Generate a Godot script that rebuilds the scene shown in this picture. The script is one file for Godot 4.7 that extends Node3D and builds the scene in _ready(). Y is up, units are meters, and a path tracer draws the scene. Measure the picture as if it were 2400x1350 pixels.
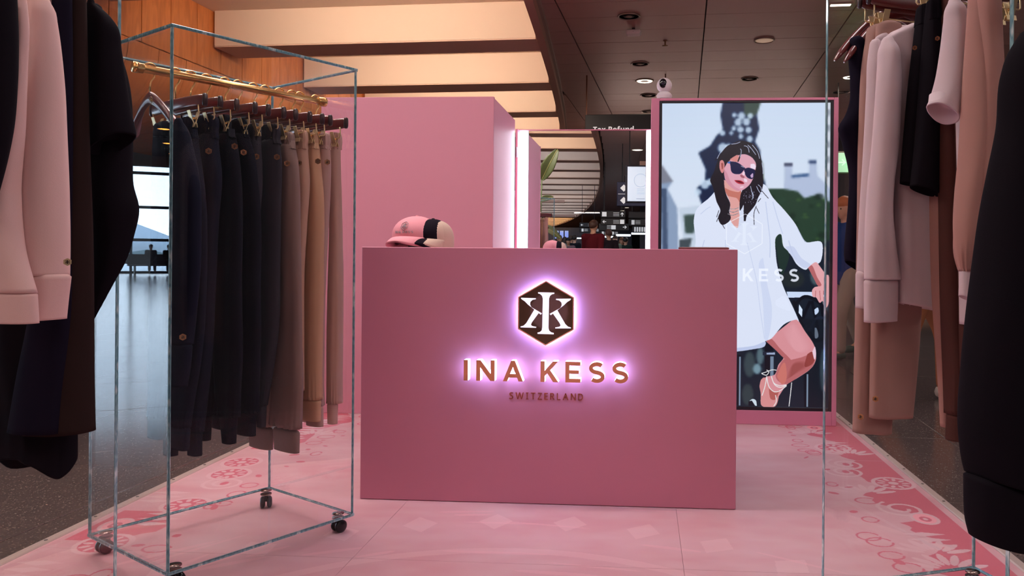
extends Node3D

const F := 1800.0     # focal length in pixels of the 2400 x 1350 frame
const CX := 1390.0    # principal point
const CY := 600.0
const ROLL := 0.008
const EYE := 1.0
const THP := 0.0654   # yaw of the stand (platform, counter, cabinet, display)
const THB := 0.1174   # yaw of the terminal building
const MIRROR_AT := Vector3(-0.0695, 1.0, -5.817)

var taken := {}
var mats := {}
var rng := RandomNumberGenerator.new()
var noise := FastNoiseLite.new()

# ---------------------------------------------------------------- geometry of the lens
func unroll(px: float, py: float) -> Vector2:
	var dx := px - CX
	var dy := py - CY
	return Vector2(dx + ROLL * dy, dy - ROLL * dx)

func at(px: float, py: float, d: float) -> Vector3:
	var q := unroll(px, py)
	return Vector3(q.x * d / F, EYE - q.y * d / F, -d)

func on_height(px: float, py: float, h: float) -> Vector3:
	var q := unroll(px, py)
	return at(px, py, (EYE - h) * F / q.y)

func mirrored(px: float, py: float, d: float) -> Vector3:
	var v := at(px, py, d)
	var n := Vector3(sin(THP), 0, -cos(THP))
	return v - n * 2.0 * (v - MIRROR_AT).dot(n)

func in_pane(px: float, py: float, d: float) -> Vector3:   # the place that the left rack's side pane mirrors at a pixel
	var v := at(px, py, d)
	var n := Vector3(0.568, 0, -0.823)
	return v - n * 2.0 * (v - Vector3(-1.232, 1, -2.247)).dot(n)

# ---------------------------------------------------------------- naming
func numbered(called: String) -> String:
	if not taken.has(called):
		taken[called] = 0
		return called
	taken[called] += 1
	return "%s_%03d" % [called, taken[called]]

func tag(o: Node3D, label := "", category := "", group := "", kind := "") -> Node3D:
	if label: o.set_meta("label", label)
	if category: o.set_meta("category", category)
	if group: o.set_meta("group", group)
	if kind: o.set_meta("kind", kind)
	return o

func thing(called: String, label: String, category: String, where := Vector3.ZERO, yaw := 0.0, group := "", kind := "") -> Node3D:
	var o := Node3D.new()
	o.name = numbered(called)
	add_child(o)
	o.position = where
	o.rotation.y = yaw
	tag(o, label, category, group, kind)
	return o

func part(called: String, shape, m: Material, parent: Node, where := Vector3.ZERO, yaw := 0.0) -> MeshInstance3D:
	var o := MeshInstance3D.new()
	o.name = called if parent != self else numbered(called)
	if shape is SurfaceTool:
		shape.generate_normals()
		o.mesh = shape.commit()
	else:
		o.mesh = shape
	o.material_override = m
	parent.add_child(o, true)
	o.position = where
	o.rotation.y = yaw
	return o

func copy(o: Node3D, label := "") -> Node3D:
	var c: Node3D = o.duplicate()
	var base := String(o.name)
	if base.length() > 4 and base.substr(base.length() - 3).is_valid_int():
		base = base.substr(0, base.length() - 4)
	c.name = numbered(base)
	add_child(c)
	if label: c.set_meta("label", label)
	return c

# ---------------------------------------------------------------- materials
func mat(called: String, c: Color, rough := 0.7, metal := 0.0) -> StandardMaterial3D:
	if mats.has(called):
		return mats[called]
	var m := StandardMaterial3D.new()
	m.resource_name = called
	m.albedo_color = c
	m.roughness = rough
	m.metallic = metal
	m.cull_mode = BaseMaterial3D.CULL_DISABLED
	mats[called] = m
	return m

func c8(r: float, g: float, b: float) -> Color:
	return Color(r / 255.0, g / 255.0, b / 255.0)

func noise_tex(seed_n: int, freq: float, size := 256, kind := FastNoiseLite.TYPE_SIMPLEX_SMOOTH, octaves := 4, ramp: Gradient = null, nrm := false, bump := 4.0) -> NoiseTexture2D:
	var n := FastNoiseLite.new()
	n.seed = seed_n
	n.frequency = freq
	n.noise_type = kind
	n.fractal_octaves = octaves
	var t := NoiseTexture2D.new()
	t.width = size
	t.height = size
	t.seamless = true
	t.noise = n
	if ramp: t.color_ramp = ramp
	t.as_normal_map = nrm
	t.bump_strength = bump
	return t

func ramp(stops: Array) -> Gradient:
	var g := Gradient.new()
	g.offsets = PackedFloat32Array(stops.map(func(s): return s[0]))
	g.colors = PackedColorArray(stops.map(func(s): return s[1]))
	return g

var weave: NoiseTexture2D
func cloth(called: String, c: Color, sheen := 0.25) -> StandardMaterial3D:
	if mats.has(called):
		return mats[called]
	var m := mat(called, c, 0.92)
	m.rim_enabled = true
	m.rim = sheen * 0.5
	m.rim_tint = 0.8
	m.metallic_specular = 0.15
	m.normal_enabled = true
	m.normal_texture = weave
	m.normal_scale = 0.1
	m.uv1_triplanar = true
	m.uv1_scale = Vector3.ONE * 13.0
	return m

func glow(called: String, c: Color, energy: float) -> StandardMaterial3D:
	if mats.has(called):
		return mats[called]
	var m := mat(called, Color(0.85, 0.85, 0.85), 0.5)
	m.emission_enabled = true
	m.emission = c
	m.emission_energy_multiplier = energy
	return m

func glass(called: String, c: Color, alpha: float) -> StandardMaterial3D:
	if mats.has(called):
		return mats[called]
	var m := mat(called, Color(c.r, c.g, c.b, alpha), 0.0)
	m.transparency = BaseMaterial3D.TRANSPARENCY_ALPHA
	return m

# ---------------------------------------------------------------- mesh helpers
func flat() -> SurfaceTool:
	var st := SurfaceTool.new()
	st.begin(Mesh.PRIMITIVE_TRIANGLES)
	st.set_smooth_group(-1)
	return st

func smooth() -> SurfaceTool:
	var st := SurfaceTool.new()
	st.begin(Mesh.PRIMITIVE_TRIANGLES)
	st.set_smooth_group(0)
	return st

func tri(st: SurfaceTool, a: Vector3, b: Vector3, c: Vector3) -> void:
	st.add_vertex(a); st.add_vertex(b); st.add_vertex(c)

func quad(st: SurfaceTool, a: Vector3, b: Vector3, c: Vector3, d: Vector3) -> void:
	tri(st, a, b, c); tri(st, a, c, d)

# a box with chamfered edges; basis turns it
func box(st: SurfaceTool, c: Vector3, s: Vector3, bev := 0.003, bs := Basis()) -> SurfaceTool:
	var h := s * 0.5
	bev = minf(bev, minf(h.x, minf(h.y, h.z)) * 0.9)
	var f := func(sx: int, sy: int, sz: int, ax: int) -> Vector3:
		var v := Vector3(sx * (h.x - bev), sy * (h.y - bev), sz * (h.z - bev))
		if ax == 0: v.x = sx * h.x
		elif ax == 1: v.y = sy * h.y
		else: v.z = sz * h.z
		return c + bs * v
	for g in [-1, 1]:
		var X := [f.call(g, -1, -1, 0), f.call(g, 1, -1, 0), f.call(g, 1, 1, 0), f.call(g, -1, 1, 0)]
		var Y := [f.call(-1, g, -1, 1), f.call(-1, g, 1, 1), f.call(1, g, 1, 1), f.call(1, g, -1, 1)]
		var Z := [f.call(-1, -1, g, 2), f.call(1, -1, g, 2), f.call(1, 1, g, 2), f.call(-1, 1, g, 2)]
		for q in [X, Y, Z]:
			if g > 0: quad(st, q[3], q[2], q[1], q[0])
			else: quad(st, q[0], q[1], q[2], q[3])
	if bev > 0.0:
		for p in [-1, 1]:
			for q in [-1, 1]:
				edge(st, f.call(p, q, -1, 0), f.call(p, q, 1, 0), f.call(p, q, 1, 1), f.call(p, q, -1, 1), c)
				edge(st, f.call(p, -1, q, 0), f.call(p, 1, q, 0), f.call(p, 1, q, 2), f.call(p, -1, q, 2), c)
				edge(st, f.call(-1, p, q, 1), f.call(1, p, q, 1), f.call(1, p, q, 2), f.call(-1, p, q, 2), c)
				for r in [-1, 1]:
					if q == 1:
						edge3(st, f.call(p, r, 1, 0), f.call(p, r, 1, 1), f.call(p, r, 1, 2), c)
					else:
						edge3(st, f.call(p, r, -1, 0), f.call(p, r, -1, 1), f.call(p, r, -1, 2), c)
	return st

func edge(st: SurfaceTool, a: Vector3, b: Vector3, c: Vector3, d: Vector3, mid: Vector3) -> void:
	if (b - a).cross(c - a).dot((a + c) * 0.5 - mid) < 0.0: quad(st, a, b, c, d)
	else: quad(st, d, c, b, a)

func edge3(st: SurfaceTool, a: Vector3, b: Vector3, c: Vector3, mid: Vector3) -> void:
	if (b - a).cross(c - a).dot(a - mid) < 0.0: tri(st, a, b, c)
	else: tri(st, c, b, a)

func bx(c: Vector3, s: Vector3, bev := 0.003) -> SurfaceTool:
	return box(flat(), c, s, bev)

# rings of points joined to a skin
func skin(st: SurfaceTool, rings: Array, cap0 := true, cap1 := true, closed := true) -> SurfaceTool:
	for i in rings.size() - 1:
		var a: PackedVector3Array = rings[i]
		var b: PackedVector3Array = rings[i + 1]
		var n := a.size()
		for j in (n if closed else n - 1):
			var k := (j + 1) % n
			quad(st, a[j], a[k], b[k], b[j])
	for e in [[cap0, 0], [cap1, rings.size() - 1]]:
		if e[0]:
			var r: PackedVector3Array = rings[e[1]]
			var m := Vector3.ZERO
			for v in r: m += v
			m /= r.size()
			for j in r.size():
				var k := (j + 1) % r.size()
				if e[1] == 0: tri(st, m, r[k], r[j])
				else: tri(st, m, r[j], r[k])
	return st

func tube(st: SurfaceTool, pts: Array, radius, seg := 10, cap := true) -> SurfaceTool:
	var rings := []
	var up := Vector3(0.13, 1, 0.07).normalized()
	for i in pts.size():
		var d: Vector3 = (pts[mini(i + 1, pts.size() - 1)] - pts[maxi(i - 1, 0)]).normalized()
		if absf(d.dot(up)) > 0.95: up = Vector3(1, 0.1, 0.2).normalized()
		var x := d.cross(up).normalized()
		var y := x.cross(d).normalized()
		up = y
		var r: float = radius[i] if radius is Array else radius
		var ring := PackedVector3Array()
		for j in seg:
			var a := TAU * j / seg
			ring.append(pts[i] + (x * cos(a) + y * sin(a)) * r)
		rings.append(ring)
	return skin(st, rings, cap, cap)

func lathe(st: SurfaceTool, profile: Array, seg := 24, where := Vector3.ZERO, bs := Basis()) -> SurfaceTool:
	var rings := []
	for p in profile:
		var ring := PackedVector3Array()
		for j in seg:
			var a := TAU * j / seg
			ring.append(where + bs * Vector3(p[0] * cos(a), p[1], p[0] * sin(a)))
		rings.append(ring)
	return skin(st, rings, profile[0][0] > 0.0005, profile[-1][0] > 0.0005)

# a flat outline given depth along z
func prism(st: SurfaceTool, poly: PackedVector2Array, z0: float, z1: float) -> SurfaceTool:
	var idx := Geometry2D.triangulate_polygon(poly)
	if Geometry2D.is_polygon_clockwise(poly):
		poly.reverse()
		idx = Geometry2D.triangulate_polygon(poly)
	for i in range(0, idx.size(), 3):
		var a := poly[idx[i]]
		var b := poly[idx[i + 1]]
		var c := poly[idx[i + 2]]
		if (b - a).cross(c - a) > 0.0:
			var t := b; b = c; c = t
		tri(st, Vector3(a.x, a.y, z1), Vector3(b.x, b.y, z1), Vector3(c.x, c.y, z1))
		tri(st, Vector3(a.x, a.y, z0), Vector3(c.x, c.y, z0), Vector3(b.x, b.y, z0))
	for i in poly.size():
		var a := poly[i]
		var b := poly[(i + 1) % poly.size()]
		quad(st, Vector3(a.x, a.y, z0), Vector3(a.x, a.y, z1), Vector3(b.x, b.y, z1), Vector3(b.x, b.y, z0))
	return st

func pv(a: Array) -> PackedVector2Array:
	var p := PackedVector2Array()
	for i in range(0, a.size(), 2):
		p.append(Vector2(a[i], a[i + 1]))
	return p

# ---------------------------------------------------------------- draped cloth: a closed, folded tube through measured silhouettes.
# rows: [left, right, y] or [left, y_left, right, y_right]; wdir: the broad direction of the cloth; thick: half its thickness
func drape(called: String, rows: Array, d: float, m: Material, parent: Node3D, o := {}) -> MeshInstance3D:
	var yaw: float = o.get("yaw", 0.0)
	var thick: float = o.get("thick", 0.03)
	var steps: int = o.get("steps", 44)
	var seg: int = o.get("seg", 40)
	var amp: float = o.get("amp", 0.25)
	var ruff: float = o.get("ruffle", 0.0)
	var sd: float = o.get("seed", 1.0)
	var off: Vector3 = o.get("off", Vector3.ZERO)
	var wd := Vector3(sin(yaw), 0, cos(yaw))
	if o.has("w"): wd = o.w
	var td := Vector3(wd.z, 0, -wd.x)
	var org: Vector3 = parent.position + off * -1.0
	var base := Basis(Vector3.UP, -parent.rotation.y)
	var R := []
	for r in rows:
		R.append([r[0], r[2], r[1], r[2]] if r.size() == 3 else r)
	# distance along the rows
	var len := [0.0]
	for i in range(1, R.size()):
		len.append(len[i - 1] + maxf(absf(R[i][1] + R[i][3] - R[i - 1][1] - R[i - 1][3]) * 0.5, 2.0))
	var rings := []
	var nr := R.size()
	for s in steps + 1:
		var u: float = len[nr - 1] * s / steps
		var i := 0
		while i < nr - 2 and u > len[i + 1]: i += 1
		var f: float = clampf((u - len[i]) / (len[i + 1] - len[i]), 0, 1)
		var row := []
		for k in 4:
			row.append(cubic_interpolate_in_time(R[i][k], R[i + 1][k], R[maxi(i - 1, 0)][k], R[mini(i + 2, nr - 1)][k], f, len[i + 1] - len[i],
				(len[i - 1] - len[i]) if i > 0 else -(len[i + 1] - len[i]), (len[i + 2] - len[i]) if i + 2 < nr else 2.0 * (len[i + 1] - len[i])))
		var L := at(row[0], row[1], d)
		var Q := at(row[2], row[3], d)
		var mid := (L + Q) * 0.5
		var view := (mid - Vector3(0, EYE, 0)); view.y = 0; view = view.normalized()
		var side := Vector3(-view.z, 0, view.x)
		var hw := absf((Q - L).dot(side)) * 0.5
		var nw := absf(wd.dot(side))
		var nt := absf(td.dot(side))
		var T: float = minf(thick, hw * 0.75 / maxf(nt, 0.2))
		var W := sqrt(maxf(hw * hw - T * T * nt * nt, hw * hw * 0.25)) / maxf(nw, 0.25)
		W = minf(W, float(o.get("wmax", 0.3)))
		var sl := (Q.y - L.y) * 0.5 * (1.0 if wd.dot(side) > 0 else -1.0)
		var ring := PackedVector3Array()
		var v: float = float(s) / steps
		for j in seg:
			var a := TAU * j / seg
			var ca := cos(a)
			var sa := sin(a)
			var e: float = o.get("square", 0.8)
			var cw: float = signf(ca) * pow(absf(ca), e)
			var ct: float = signf(sa) * pow(absf(sa), e)
			var n1 := noise.get_noise_3d(ca * W * 340.0 + sd * 97.0, sa * 22.0, mid.y * 26.0)
			var n2 := noise.get_noise_3d(ca * W * 900.0 + sd * 31.0, sa * 40.0 + 50.0, mid.y * 60.0)
			var g := 1.0 + amp * (n1 * 1.1 + n2 * 0.5)
			if ruff > 0.0:
				g += ruff * sin(a * 13.0 + sin(a * 3.0 + sd) * 2.0) * 0.5
			var gather: float = o.get("gather", 0.0)
			if gather > 0.0 and v > 0.88:
				g += gather * (v - 0.88) / 0.12 * sin(a * 15.0 + sd)
			var p := mid + wd * (cw * W * (1.0 + 0.2 * (g - 1.0))) + td * (ct * T * g) + Vector3.UP * (cw * sl)
			if o.has("hem") and v > 0.7:
				p.y += float(o.hem) * sin(a * 3.0 + sd * 2.0) * (v - 0.7) / 0.3
			ring.append(base * (p - org))
		rings.append(ring)
	# close: rounded top, hollow bottom
	var shrink := func(ring: PackedVector3Array, k: float, dy: float) -> PackedVector3Array:
		var c := Vector3.ZERO
		for q in ring: c += q
		c /= ring.size()
		var out := PackedVector3Array()
		for q in ring: out.append(c + (q - c) * k + Vector3(0, dy, 0))
		return out
	if o.get("round_top", true):
		rings.push_front(shrink.call(rings[0], 0.9, 0.006))
		rings.push_front(shrink.call(rings[0], 0.65, 0.006))
	else:
		rings.push_front(shrink.call(rings[0], 0.85, 0.0))
		rings.push_front(shrink.call(rings[0], 0.9, -0.03))
	rings.push_back(shrink.call(rings[-1], 0.9, 0.0))
	rings.push_back(shrink.call(rings[-1], 0.92, 0.03))
	return part(called, skin(smooth(), rings), m, parent)

# ---------------------------------------------------------------- figures: smooth union of tapered capsules, meshed as surface nets
func body_mesh(bones: Array, cell: float, k := 0.03) -> ArrayMesh:
	var lo := Vector3.ONE * 1e9
	var hi := -lo
	for b in bones:
		for e in [[b[0], b[2]], [b[1], b[3]]]:
			var r: Vector3 = Vector3.ONE * (float(e[1]) + cell * 2.0 + k)
			lo = lo.min(e[0] - r)
			hi = hi.max(e[0] + r)
	var n := Vector3i(((hi - lo) / cell).ceil()) + Vector3i.ONE
	var fld := PackedFloat32Array()
	fld.resize(n.x * n.y * n.z)
	fld.fill(1.0)
	for b in bones:
		var A: Vector3 = b[0]
		var B: Vector3 = b[1]
		var ra: float = b[2]
		var rb: float = b[3]
		var pad := Vector3.ONE * (maxf(ra, rb) + k + cell * 2.0)
		var i0 := Vector3i(((A.min(B) - pad - lo) / cell).floor()).max(Vector3i.ZERO)
		var i1 := Vector3i(((A.max(B) + pad - lo) / cell).ceil()).min(n - Vector3i.ONE)
		var ab := B - A
		var l2 := maxf(ab.length_squared(), 1e-9)
		for z in range(i0.z, i1.z + 1):
			for y in range(i0.y, i1.y + 1):
				var row := (z * n.y + y) * n.x
				for x in range(i0.x, i1.x + 1):
					var pa := lo + Vector3(x, y, z) * cell - A
					var t := clampf(pa.dot(ab) / l2, 0.0, 1.0)
					var dd := (pa - ab * t).length() - ra - (rb - ra) * t
					var old := fld[row + x]
					var h := maxf(k - absf(old - dd), 0.0) / k
					fld[row + x] = minf(old, dd) - h * h * k * 0.25
	var ids := {}
	var verts := PackedVector3Array()
	var inds := PackedInt32Array()
	var sx := 1
	var sy := n.x
	var sz := n.x * n.y
	var corner := [0, sx, sy, sx + sy, sz, sx + sz, sy + sz, sx + sy + sz]
	var cpos := [Vector3(0, 0, 0), Vector3(1, 0, 0), Vector3(0, 1, 0), Vector3(1, 1, 0), Vector3(0, 0, 1), Vector3(1, 0, 1), Vector3(0, 1, 1), Vector3(1, 1, 1)]
	var edges := [[0, 1], [2, 3], [4, 5], [6, 7], [0, 2], [1, 3], [4, 6], [5, 7], [0, 4], [1, 5], [2, 6], [3, 7]]
	for z in n.z - 1:
		for y in n.y - 1:
			for x in n.x - 1:
				var i := (z * n.y + y) * n.x + x
				var c0 := fld[i] < 0.0
				var mixed := false
				for q in 7:
					if (fld[i + corner[q + 1]] < 0.0) != c0:
						mixed = true
						break
				if not mixed: continue
				var s := Vector3.ZERO
				var cnt := 0
				for e in edges:
					var fa := fld[i + corner[e[0]]]
					var fb := fld[i + corner[e[1]]]
					if (fa < 0.0) != (fb < 0.0):
						s += cpos[e[0]].lerp(cpos[e[1]], fa / (fa - fb))
						cnt += 1
				ids[i] = verts.size()
				verts.append(lo + (Vector3(x, y, z) + s / cnt) * cell)
	for i in ids:
		var f0: bool = fld[i] < 0.0
		for ax in [[sx, sy, sz], [sy, sz, sx], [sz, sx, sy]]:
			if (fld[i + ax[0]] < 0.0) == f0: continue
			if not (ids.has(i - ax[1]) and ids.has(i - ax[2]) and ids.has(i - ax[1] - ax[2])): continue
			var q := [ids[i], ids[i - ax[1]], ids[i - ax[1] - ax[2]], ids[i - ax[2]]]
			if f0: inds.append_array([q[0], q[2], q[1], q[0], q[3], q[2]])
			else: inds.append_array([q[0], q[1], q[2], q[0], q[2], q[3]])
	var st := smooth()
	for i in inds: st.add_vertex(verts[i])
	st.generate_normals()
	return st.commit()

# ---------------------------------------------------------------- painting on images
func fill_poly(im: Image, poly: PackedVector2Array, c: Color) -> void:
	var lo := 1e9
	var hi := -1e9
	for p in poly:
		lo = minf(lo, p.y); hi = maxf(hi, p.y)
	var w := im.get_width()
	for y in range(maxi(0, int(floor(lo))), mini(im.get_height() - 1, int(ceil(hi))) + 1):
		var xs := []
		var yy := y + 0.5
		for i in poly.size():
			var a := poly[i]
			var b := poly[(i + 1) % poly.size()]
			if (a.y <= yy) != (b.y <= yy):
				xs.append(a.x + (yy - a.y) / (b.y - a.y) * (b.x - a.x))
		xs.sort()
		for i in range(0, xs.size() - 1, 2):
			var x0 := clampi(roundi(xs[i]), 0, w)
			var x1 := clampi(roundi(xs[i + 1]), 0, w)
			if x1 <= x0: continue
			if c.a >= 0.99:
				im.fill_rect(Rect2i(x0, y, x1 - x0, 1), c)
			else:
				for x in range(x0, x1):
					im.set_pixel(x, y, im.get_pixel(x, y).lerp(Color(c.r, c.g, c.b), c.a))

func blob(cx: float, cy: float, rx: float, ry: float, n := 20, ang := 0.0) -> PackedVector2Array:
	var p := PackedVector2Array()
	for i in n:
		p.append(Vector2(cx, cy) + Vector2(rx * cos(TAU * i / n), ry * sin(TAU * i / n)).rotated(ang))
	return p

func stroke(pts: PackedVector2Array, w, closed := false) -> PackedVector2Array:
	var l := PackedVector2Array()
	var r := PackedVector2Array()
	var n := pts.size()
	for i in n:
		var a := pts[(i - 1 + n) % n] if closed or i > 0 else pts[0]
		var b := pts[(i + 1) % n] if closed or i < n - 1 else pts[n - 1]
		var t := (b - a).normalized()
		var ww: float = (w[i] if w is Array else w) * 0.5
		l.append(pts[i] + Vector2(-t.y, t.x) * ww)
		r.append(pts[i] - Vector2(-t.y, t.x) * ww)
	r.reverse()
	l.append_array(r)
	return l

func curve(pts: Array, n := 8) -> PackedVector2Array:
	var p := pv(pts)
	var out := PackedVector2Array()
	for i in p.size() - 1:
		for k in n:
			out.append(p[i].cubic_interpolate(p[i + 1], p[maxi(i - 1, 0)], p[mini(i + 2, p.size() - 1)], float(k) / n))
	out.append(p[-1])
	return out

func moved(poly: PackedVector2Array, s: Vector2, o: Vector2) -> PackedVector2Array:
	var out := PackedVector2Array()
	for p in poly: out.append(p * s + o)
	return out

# ---------------------------------------------------------------- lettering and emblem outlines, cap height 1, y up, origin at the foot
func letter(ch: String) -> Array:
	match ch:
		"I": return [pv([0, 0, 0.2, 0, 0.2, 1, 0, 1])]
		"N": return [pv([0, 0, 0.19, 0, 0.19, 0.66, 0.7, 0, 0.9, 0, 0.9, 1, 0.71, 1, 0.71, 0.34, 0.2, 1, 0, 1])]
		"A": return [pv([0, 0, 0.21, 0, 0.49, 0.7, 0.77, 0, 0.98, 0, 0.58, 1, 0.4, 1]), pv([0.285, 0.18, 0.695, 0.18, 0.623, 0.36, 0.357, 0.36])]
		"K": return [pv([0, 0, 0.2, 0, 0.2, 0.28, 0.33, 0.42, 0.62, 0, 0.87, 0, 0.47, 0.57, 0.85, 1, 0.6, 1, 0.2, 0.54, 0.2, 1, 0, 1])]
		"E": return [pv([0, 0, 0.74, 0, 0.74, 0.18, 0.2, 0.18, 0.2, 0.42, 0.66, 0.42, 0.66, 0.59, 0.2, 0.59, 0.2, 0.82, 0.73, 0.82, 0.73, 1, 0, 1])]
		"S":
			var c := PackedVector2Array()
			for i in 17:
				var a := deg_to_rad(38.0 + 232.0 * i / 16)
				c.append(Vector2(0.385 + 0.285 * cos(a), 0.708 + 0.197 * sin(a)))
			for i in range(1, 17):
				var a := deg_to_rad(90.0 - 232.0 * i / 16)
				c.append(Vector2(0.385 + 0.285 * cos(a), 0.296 + 0.2 * sin(a)))
			return [stroke(c, 0.19)]
	return []

const WORD := [["I", 0.0], ["N", 0.62], ["A", 1.93], ["K", 3.77], ["E", 4.98], ["S", 6.12], ["S", 7.25]]

func monogram() -> Array:   # three serif strokes in a box about 1 wide, centred, y up
	var s := 1.0 / 590.0
	var I := pv([850, 253, 996, 255, 996, 266, 975, 270, 957, 285, 949, 310, 946, 570, 952, 595, 970, 610, 994, 616, 994, 628, 848, 626, 848, 614, 868, 610, 885, 595, 890, 565, 893, 310, 886, 285, 868, 268, 850, 264])
	var up := pv([695, 304, 830, 307, 830, 316, 800, 322, 781, 340, 778, 362, 790, 388, 886, 442, 876, 454, 760, 365, 730, 335, 700, 316])
	var dn := pv([819, 406, 860, 435, 795, 525, 787, 545, 797, 556, 820, 561, 835, 563, 835, 572, 694, 570, 694, 562, 720, 555, 745, 532])
	var out := []
	for p in [I, up, dn]:
		out.append(moved(p, Vector2(s, -s), Vector2(-921 * s, 441 * s)))
	for p in [up, dn]:
		out.append(moved(p, Vector2(-s, -s), Vector2(921 * s, 438 * s)))
	return out

func hexagon(r: float) -> PackedVector2Array:
	var p := PackedVector2Array()
	for i in 6:
		p.append(Vector2(0, r).rotated(TAU * i / 6))
	return p

# ================================================================ the picture: camera, sky, light, exposure
func _ready() -> void:
	rng.seed = 7
	noise.seed = 5
	noise.noise_type = FastNoiseLite.TYPE_SIMPLEX_SMOOTH
	noise.frequency = 0.02
	noise.fractal_octaves = 2
	var cam := Camera3D.new()
	cam.name = "camera"
	cam.projection = Camera3D.PROJECTION_FRUSTUM
	cam.near = 0.05
	cam.far = 3000.0
	cam.size = 0.05 * 1350.0 / F
	cam.frustum_offset = Vector2((1200.0 - CX) / F, (CY - 675.0) / F) * 0.05
	add_child(cam)
	cam.position = Vector3(0, EYE, 0)
	cam.rotation.z = ROLL
	cam.current = true

	var sky_mat := ProceduralSkyMaterial.new()
	sky_mat.sky_top_color = c8(150, 178, 206)
	sky_mat.sky_horizon_color = c8(196, 216, 234)
	sky_mat.ground_horizon_color = c8(170, 182, 188)
	sky_mat.ground_bottom_color = c8(95, 100, 100)
	sky_mat.sky_energy_multiplier = 1.0
	var env := Environment.new()
	env.background_mode = Environment.BG_SKY
	env.sky = Sky.new()
	env.sky.sky_material = sky_mat
	env.background_energy_multiplier = SKY_E
	env.tonemap_mode = Environment.TONE_MAPPER_LINEAR
	env.tonemap_exposure = EXPOSURE
	env.sdfgi_enabled = true
	env.ssao_enabled = true
	env.ssil_enabled = true
	var we := WorldEnvironment.new()
	we.name = "world_environment"
	we.environment = env
	add_child(we)

	weave = noise_tex(3, 0.09, 256, FastNoiseLite.TYPE_SIMPLEX_SMOOTH, 3, null, true, 5.0)
	build_hall()
	build_ceiling()
	build_coffers()
	build_wood()
	build_outside()
	build_platform()
	hall_lights()
	build_counter()
	build_cabinet()
	build_mirror()
	build_display()
	build_small_things()
	build_racks()
	build_trousers()
	build_side_garments()
	build_back_hall()
	build_people()

const EXPOSURE := 1.0
const SKY_E := 9.5

func area(called: String, where: Vector3, towards: Vector3, size: Vector2, c: Color, e: float) -> void:
	var l := AreaLight3D.new()
	l.name = numbered(called)
	l.area_size = size
	l.light_color = c
	l.light_energy = e
	l.shadow_enabled = true
	l.area_range = 40.0
	add_child(l)
	var up := Vector3.UP if absf(towards.normalized().y) < 0.9 else Vector3(0, 0, -1)
	l.look_at_from_position(where, where + towards, up)

func omni(called: String, where: Vector3, c: Color, e: float, size := 0.05) -> void:
	var l := OmniLight3D.new()
	l.name = numbered(called)
	l.light_color = c
	l.light_energy = e
	l.light_size = size
	l.omni_range = 30.0
	l.omni_attenuation = 2.0
	l.shadow_enabled = true
	add_child(l)
	l.position = where

func bvec(a: float, h: float, b: float) -> Vector3:
	return Vector3(a * cos(THB) + b * sin(THB), h, a * sin(THB) - b * cos(THB))

func pvec(a: float, h: float, b: float) -> Vector3:
	return Vector3(a * cos(THP) + b * sin(THP), h, a * sin(THP) - b * cos(THP))

func to_b(v: Vector3) -> Vector3:   # world to building: (a, h, b)
	return Vector3(v.x * cos(THB) + v.z * sin(THB), v.y, v.x * sin(THB) - v.z * cos(THB))

func structure(called: String, label := "", category := "") -> Node3D:
	return thing(called, label if label else called, category if category else called.split("_")[0], Vector3.ZERO, -THB, "", "structure")

func slab(called: String, parent: Node3D, m: Material, a0: float, a1: float, h0: float, h1: float, b0: float, b1: float, bev := 0.004) -> MeshInstance3D:
	return part(called, bx(Vector3((a0 + a1) / 2, (h0 + h1) / 2, -(b0 + b1) / 2), Vector3(a1 - a0, h1 - h0, b1 - b0), bev), m, parent)

func edge_curve(b: float) -> float:
	return -0.66 - (0.0035 if b > -7.0 else 0.0027) * (b + 7.0) * (b + 7.0)

# ================================================================ the terminal hall
func terrazzo_mat() -> StandardMaterial3D:
	if mats.has("terrazzo"): return mats["terrazzo"]
	var im := Image.create(1024, 1024, false, Image.FORMAT_RGB8)
	im.fill(c8(90, 77, 74))
	var r := RandomNumberGenerator.new()
	r.seed = 11
	for i in 15000:
		var k := r.randf()
		var c: Color = c8(112, 100, 96) if k < 0.55 else (c8(46, 40, 43) if k < 0.8 else (c8(150, 138, 130) if k < 0.97 else c8(184, 174, 162)))
		var s := r.randf_range(0.8, 3.0)
		var x := r.randf_range(6, 1018)
		var y := r.randf_range(6, 1018)
		fill_poly(im, blob(x, y, s, s * r.randf_range(0.6, 1.0), 6, r.randf() * 3.0), c)
	var m := mat("terrazzo", Color.WHITE, 0.15)
	m.albedo_texture = ImageTexture.create_from_image(im)
	m.uv1_triplanar = true
	m.uv1_world_triplanar = true
	m.uv1_scale = Vector3.ONE / 1.3
	m.metallic_specular = 0.5
	return m

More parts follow.
